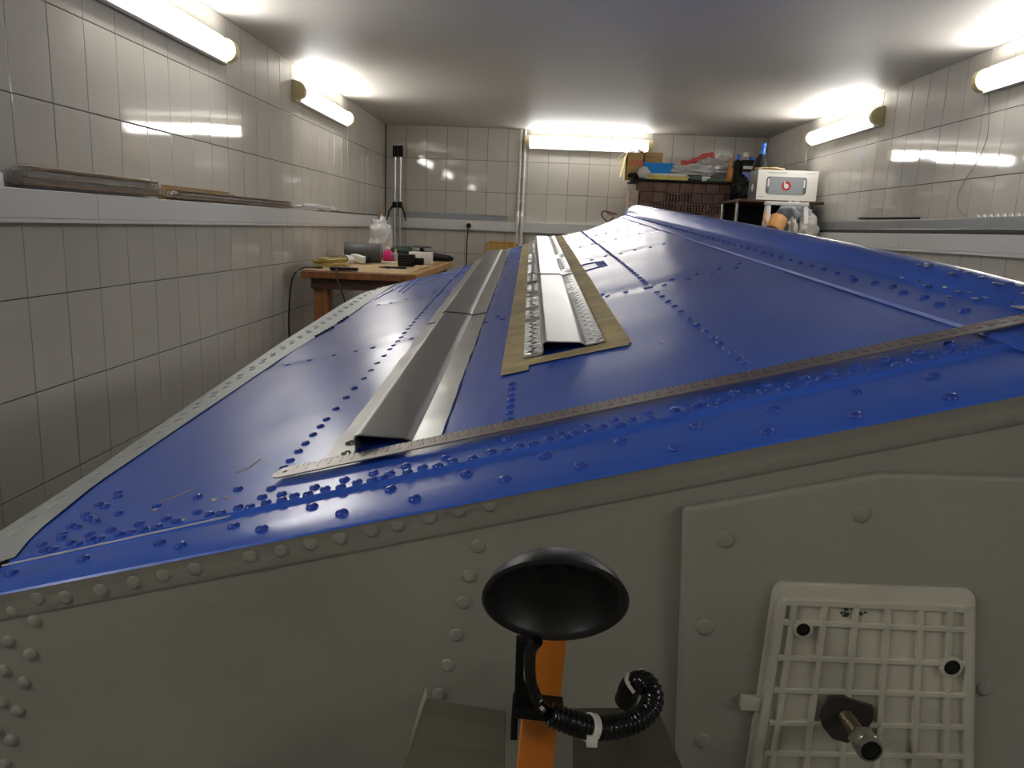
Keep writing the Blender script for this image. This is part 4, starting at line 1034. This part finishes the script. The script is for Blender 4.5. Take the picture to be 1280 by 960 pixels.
part('bottle_body', MB().box(p+Vector((0, .04, hj/2)), (wj, .075, hj)), 'black', jc, .022, 4)
part('neck', MB().lathe([(.022, hj-.004), (.020, hj+.03), (.0005, hj+.03)], p+Vector((-.018, .04, 0)), (0,0,1), 14), 'grey_print', jc)
part('cap', MB().lathe([(.024, hj+.028), (.024, hj+.065), (.0005, hj+.067)], p+Vector((-.018, .04, 0)), (0,0,1), 14), 'white_plastic', jc)
part('cap', MB().box(p+Vector((.034, .04, hj+.012)), (.04, .04, .035)), 'blue_cap', jc, .006)
part('label_title', MB().boxp((p.x-.042, SY+.0205-.0, SH+.125), (p.x+.042, SY+.0225, SH+.150)), 'white_paper', jc)
part('label_picture', MB().boxp((p.x-.048, SY+.0205, SH+.025), (p.x+.03, SY+.0225, SH+.095)), 'label_blue', jc)
text_part('print', 'NOVIX', .022, 'black', (p.x, SY+.0195, SH+.137), (1,0,0), (0,0,1), jc) if False else None
# second shelf on the right with the speaker box
XBR = XR - .02
VY = 6.15
q0, q1, q2 = ony(948, 212, VY), ony(1024, 214, VY), ony(945, 250, VY)
kx0, kx1 = q0.x, min(q1.x, XR-.02); kz0, kz1 = ony(985, 251, VY).z, ony(985, 213, VY).z
rk = thing('side_rack', 'dark side rack with chrome leg under the speaker box', 'rack', (1.8, 6.3, 0))
part('board', MB().boxp((kx0-.13, VY-.04, kz0-.02), (XR-.005, 6.80, kz0)), 'wood_dark', rk, .003)
part('board', MB().boxp((kx0-.13, VY+.02, kz0-.62), (XR-.005, 6.80, kz0-.60)), 'wood_dark', rk, .003)
for x in (kx0-.11, XR-.04):
    for y in (VY+.10, 6.75): part('leg', MB().tube([(x, y, 0), (x, y, kz0-.02)], .014, 10), 'chrome', rk)
part('back_panel', MB().boxp((kx0-.10, 6.78, .2), (XR-.01, 6.79, kz0-.02)), 'black', rk)
sbx = thing('speaker_box', 'white printed speaker carton with grey portable speaker picture', 'box', ((kx0+kx1)/2, VY+.12, kz0))
part('carton_body', MB().boxp((kx0+.002, VY+.001, kz0), (kx1, VY+.24, kz1)), 'box_white', sbx, .002, 1)
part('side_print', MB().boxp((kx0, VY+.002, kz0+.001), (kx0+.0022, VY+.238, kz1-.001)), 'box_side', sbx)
W_ = kx1-kx0; Hh = kz1-kz0; cx = kx0 + W_*.485; cz = kz0 + Hh*.49
def rr_(x0, z0, x1, z1, r, y, n=5):
    out = []
    for ax_, az, a0 in ((x1-r, z1-r, 0), (x0+r, z1-r, 90), (x0+r, z0+r, 180), (x1-r, z0+r, 270)):
        for k in range(n): a = math.radians(a0+90*k/(n-1)); out.append((ax_+r*math.cos(a), y, az+r*math.sin(a)))
    return out
part('picture_frame', MB().prism(rr_(cx-W_*.335, cz-Hh*.28, cx+W_*.335, cz+Hh*.29, Hh*.10, VY), (0, -.0006, 0)), 'grey_dark_print', sbx)
part('picture_body', MB().prism(rr_(cx-W_*.285, cz-Hh*.30, cx+W_*.285, cz+Hh*.28, Hh*.06, VY-.0006), (0, -.0006, 0)), 'grey_print', sbx)
for sx in (-1, 1): part('picture_handle', MB().boxp((cx+sx*W_*.298-W_*.013, VY-.0016, cz-Hh*.04), (cx+sx*W_*.298+W_*.013, VY-.0012, cz+Hh*.22)), 'box_white', sbx)
lr = Hh*.155; lc = Vector((cx, VY-.0012, cz+Hh*.0))
part('logo_disc', MB().lathe([(lr, 0), (lr, .0005), (.0003, .0005)], lc, (0,-1,0), 28), 'logo_red', sbx)
part('logo_letter', MB().lathe([(lr*.24, .0006), (lr*.24, .0010), (lr*.52, .0010), (lr*.52, .0006), (lr*.24, .0006)], lc+Vector((0, 0, -lr*.08)), (0,-1,0), 24), 'box_white', sbx)
part('logo_stem', MB().boxp((lc.x-lr*.52, VY-.0022, lc.z-lr*.08), (lc.x-lr*.26, VY-.0018, lc.z+lr*.93)), 'box_white', sbx)
text_part('print', 'beatbox portable', .020, 'grey_text', (kx0+W_*.33, VY+.0004, kz1-Hh*.085), (1,0,0), (0,0,1), sbx)
part('print_line', MB().boxp((kx0+W_*.80, VY+.0002, kz1-Hh*.10), (kx0+W_*.96, VY+.001, kz1-Hh*.085)), 'grey_text', sbx)
part('print_line', MB().boxp((kx0+W_*.04, VY+.0002, kz0+Hh*.10), (kx0+W_*.14, VY+.001, kz0+Hh*.115)), 'grey_text', sbx)
part('side_logo', MB().lathe([(.03, 0), (.03, .0006), (.0003, .0006)], (kx0-.0001, VY+.12, kz0+Hh*.42), (-1,0,0), 20), 'box_white', sbx)
solo('brown_paper', MB().blob((kx0+.10, VY+.07, kz1+.012), (.105, .06, .012), .5, 2.5, 3, 31, flat=kz1+.0005), 'kraft', 'crumpled brown paper lying on the speaker carton', 'paper', ang=70)
p = ony(953, 205, VY+.36); kb = thing('black_jug', 'black jug with blue spout behind the speaker carton', 'jug', (p.x, VY+.40, kz0))
zb_ = ony(953, 192, VY+.36).z
part('jug_body', MB().lathe([(.075, 0), (.080, .01), (.078, (zb_-kz0)*.55), (.055, (zb_-kz0)*.85), (.022, zb_-kz0), (.0005, zb_-kz0)], (p.x, VY+.40, kz0), (0,0,1), 20), 'black', kb)
part('spout', MB().lathe([(.020, zb_-kz0-.01), (.017, zb_-kz0+.055), (.021, zb_-kz0+.06), (.018, zb_-kz0+.085), (.0005, zb_-kz0+.087)], (p.x-.012, VY+.40, kz0), (.05,0,1), 14), 'blue_cap', kb)
# white stepladder in front
LY = 5.95
la, lb_ = ony(961, 254, LY), ony(1007, 255, LY)
ld = thing('step_ladder', 'white folding stepladder with punched rails before the rack', 'ladder', ((la.x+lb_.x)/2, LY-.1, 0))
for sx, a in ((-1, la), (1, lb_)):
    xb = a.x + sx*.055; xb = min(xb, XR-.04)
    for y0_, y1_, nm in ((LY, LY-.25, 'front_rail'), (LY+.03, LY+.12, 'rear_rail')):
        t0_, b0_ = Vector((a.x, y0_, a.z)), Vector((xb, y1_, 0))
        dv = (b0_-t0_).normalized(); m = MB(); R = dv.to_track_quat('-Z', 'Y').to_matrix()
        m.box((t0_+b0_)/2, (.034, .018, (b0_-t0_).length), R)
        rail = part(nm, m, 'white_paint', ld, .003)
        if nm == 'front_rail':
            for k in range(9):
                c = t0_ + dv*(.03+.055*k); part('slot_dark_disc', MB().lathe([(.0065, 0), (.0065, .001), (.0003, .001)], c + R @ Vector((0, -.0092, 0)), R @ Vector((0, -1, 0)), 10), 'painted_hole_dark', rail)  # dark discs on the rail paint the shade of punched slots
part('top_rail', MB().boxp((la.x-.02, LY-.02, la.z-.012), (lb_.x+.02, LY+.05, la.z+.014)), 'white_paint', ld, .003)
for k in (1, 2):
    z_ = la.z - .40*k; part('tread', MB().boxp((la.x-.015*k, LY-.10*k, z_), (min(lb_.x+.015*k, XR-.05), LY-.10*k+.10, z_+.025)), 'white_paint', ld, .003)
# jug, bottle and sacks lying inside the ladder
jz = la.z-.40+.026
zc_ = ony(970, 281, LY-.03); jp = zc_
jg = thing('orange_jug', 'orange plastic jug tipped forward in the stepladder', 'jug', jp - Vector((0, 0, .06)))
axj = Vector((.42, .45, .78)).normalized(); jb = jp - axj*.06
part('jug_wall', MB().lathe([(.060, 0), (.064, .010), (.066, .115), (.062, .118), (.056, .012), (.0005, .012)], jb, axj, 24), 'orange_jug', jg)
part('jug_base', MB().lathe([(.058, -.004), (.0625, .0), (.062, .001)], jb, axj, 24), 'orange_jug_base', jg)
sdj = axj.cross(Vector((0, -1, 0))).normalized()
hp = [jb + axj*.10 - sdj*.062, jb + axj*.105 - sdj*.10, jb + axj*.06 - sdj*.105, jb + axj*.025 - sdj*.062]
if (jb - sdj*.1).x > jb.x: hp = [jb + (h-jb) - 2*sdj*((h-jb).dot(sdj)) for h in hp]
part('jug_handle', MB().tube(spline(hp, 6), .010, 8), 'orange_jug', jg)
def bag(name, x, y, Y, rx, rz, m, label, seed, ry=.10): p = ony(x, y, Y); solo(name, MB().blob(p, (rx, ry, rz), .35, 2.0, 4, seed), m, label, 'sack', ang=70)
bag('grey_sack', 990, 275, LY+.14, .12, .13, 'sack_blue', 'blue grey crumpled sack between the ladder rails', 41, .08)
bag('white_sack', 1008, 296, LY+.0, .075, .14, 'sack', 'off white cloth sack hanging at the ladder foot', 43, .07)
bag('small_sack', 990, 287, LY-.02, .035, .080, 'rag', 'narrow cream sack between orange jug and white sack', 44, .05)
bag('black_blob', 930, 284, 6.90, .085, .19, 'black', 'black bin bag between the bricks and side rack', 47, .12)
bag('black_blob', 925, 240, 7.15, .08, .14, 'black', 'small black blob filling the dark area under the shelf board', 48, .10)  # black blob stands in for the dark area under the shelf

# ------------------------------------------------------------------ right wall
mc = thing('metal_angle', 'long grey metal angle lying on the right trunking', 'metal profile', (XR-.03, 4.6, TZ1))
part('upright_leg', MB().boxp((XR-.040, 2.4, TZ1+.026), (XR-.036, 6.2, TZ1+.078)), 'grey_metal', mc, .001, 1)
part('flat_leg', MB().boxp((XR-.060, 2.4, TZ1+.022), (XR-.036, 6.2, TZ1+.026)), 'aluminium_dull', mc, .001, 1)
solo('dark_batten', MB().boxp((XR-.056, 2.3, TZ1+.0005), (XR-.010, 6.1, TZ1+.0215)), 'dark_steel', 'dark batten under the grey metal angle', 'batten', .002)
solo('black_bar', MB().box((XR-.020, 4.95, TZ1+.092), (.012, .85, .012), Matrix.Rotation(.012, 3, 'X')), 'black', 'short black bar lying on the grey metal angle', 'bar', .002)
rk_ = thing('toothed_strip', 'pale toothed strip standing on the right trunking', 'strip', (XR-.02, 3.3, TZ1+.03))
part('strip_bar', MB().boxp((XR-.030, 2.5, TZ1+.022), (XR-.022, 3.95, TZ1+.082)), 'grey_metal', rk_)
for k in range(26):
    y = 2.55+.054*k; part('tooth', MB().prism([(XR-.030, y, TZ1+.082), (XR-.030, y+.03, TZ1+.082), (XR-.030, y+.03, TZ1+.096), (XR-.030, y+.012, TZ1+.096)], (.008, 0, 0)), 'white_plastic', rk_)
pts = [onx(x, y, XR-.006) for x, y in ((1236, 113), (1236, 150), (1233, 175), (1220, 205), (1206, 225), (1197, 245), (1198, 262), (1208, 272), (1213, 281))]
solo('hanging_wire', MB().tube(spline(pts, 6), .0022, 6), 'wire_grey', 'thin grey wire hanging down the right wall from the lamp', 'wire')
# rope end and cloth on the bow
rope = [ony(x, y, 4.45) + Vector((0, .03*math.sin(k), 0)) for k, (x, y) in enumerate(((771, 268), (762, 265), (755, 264), (752, 268), (755, 274), (760, 277), (766, 271), (760, 266)))]
solo('bow_rope', MB().tube(spline(rope, 5), .004, 8), 'maroon', 'dark red rope loop hanging at the boat bow', 'rope')
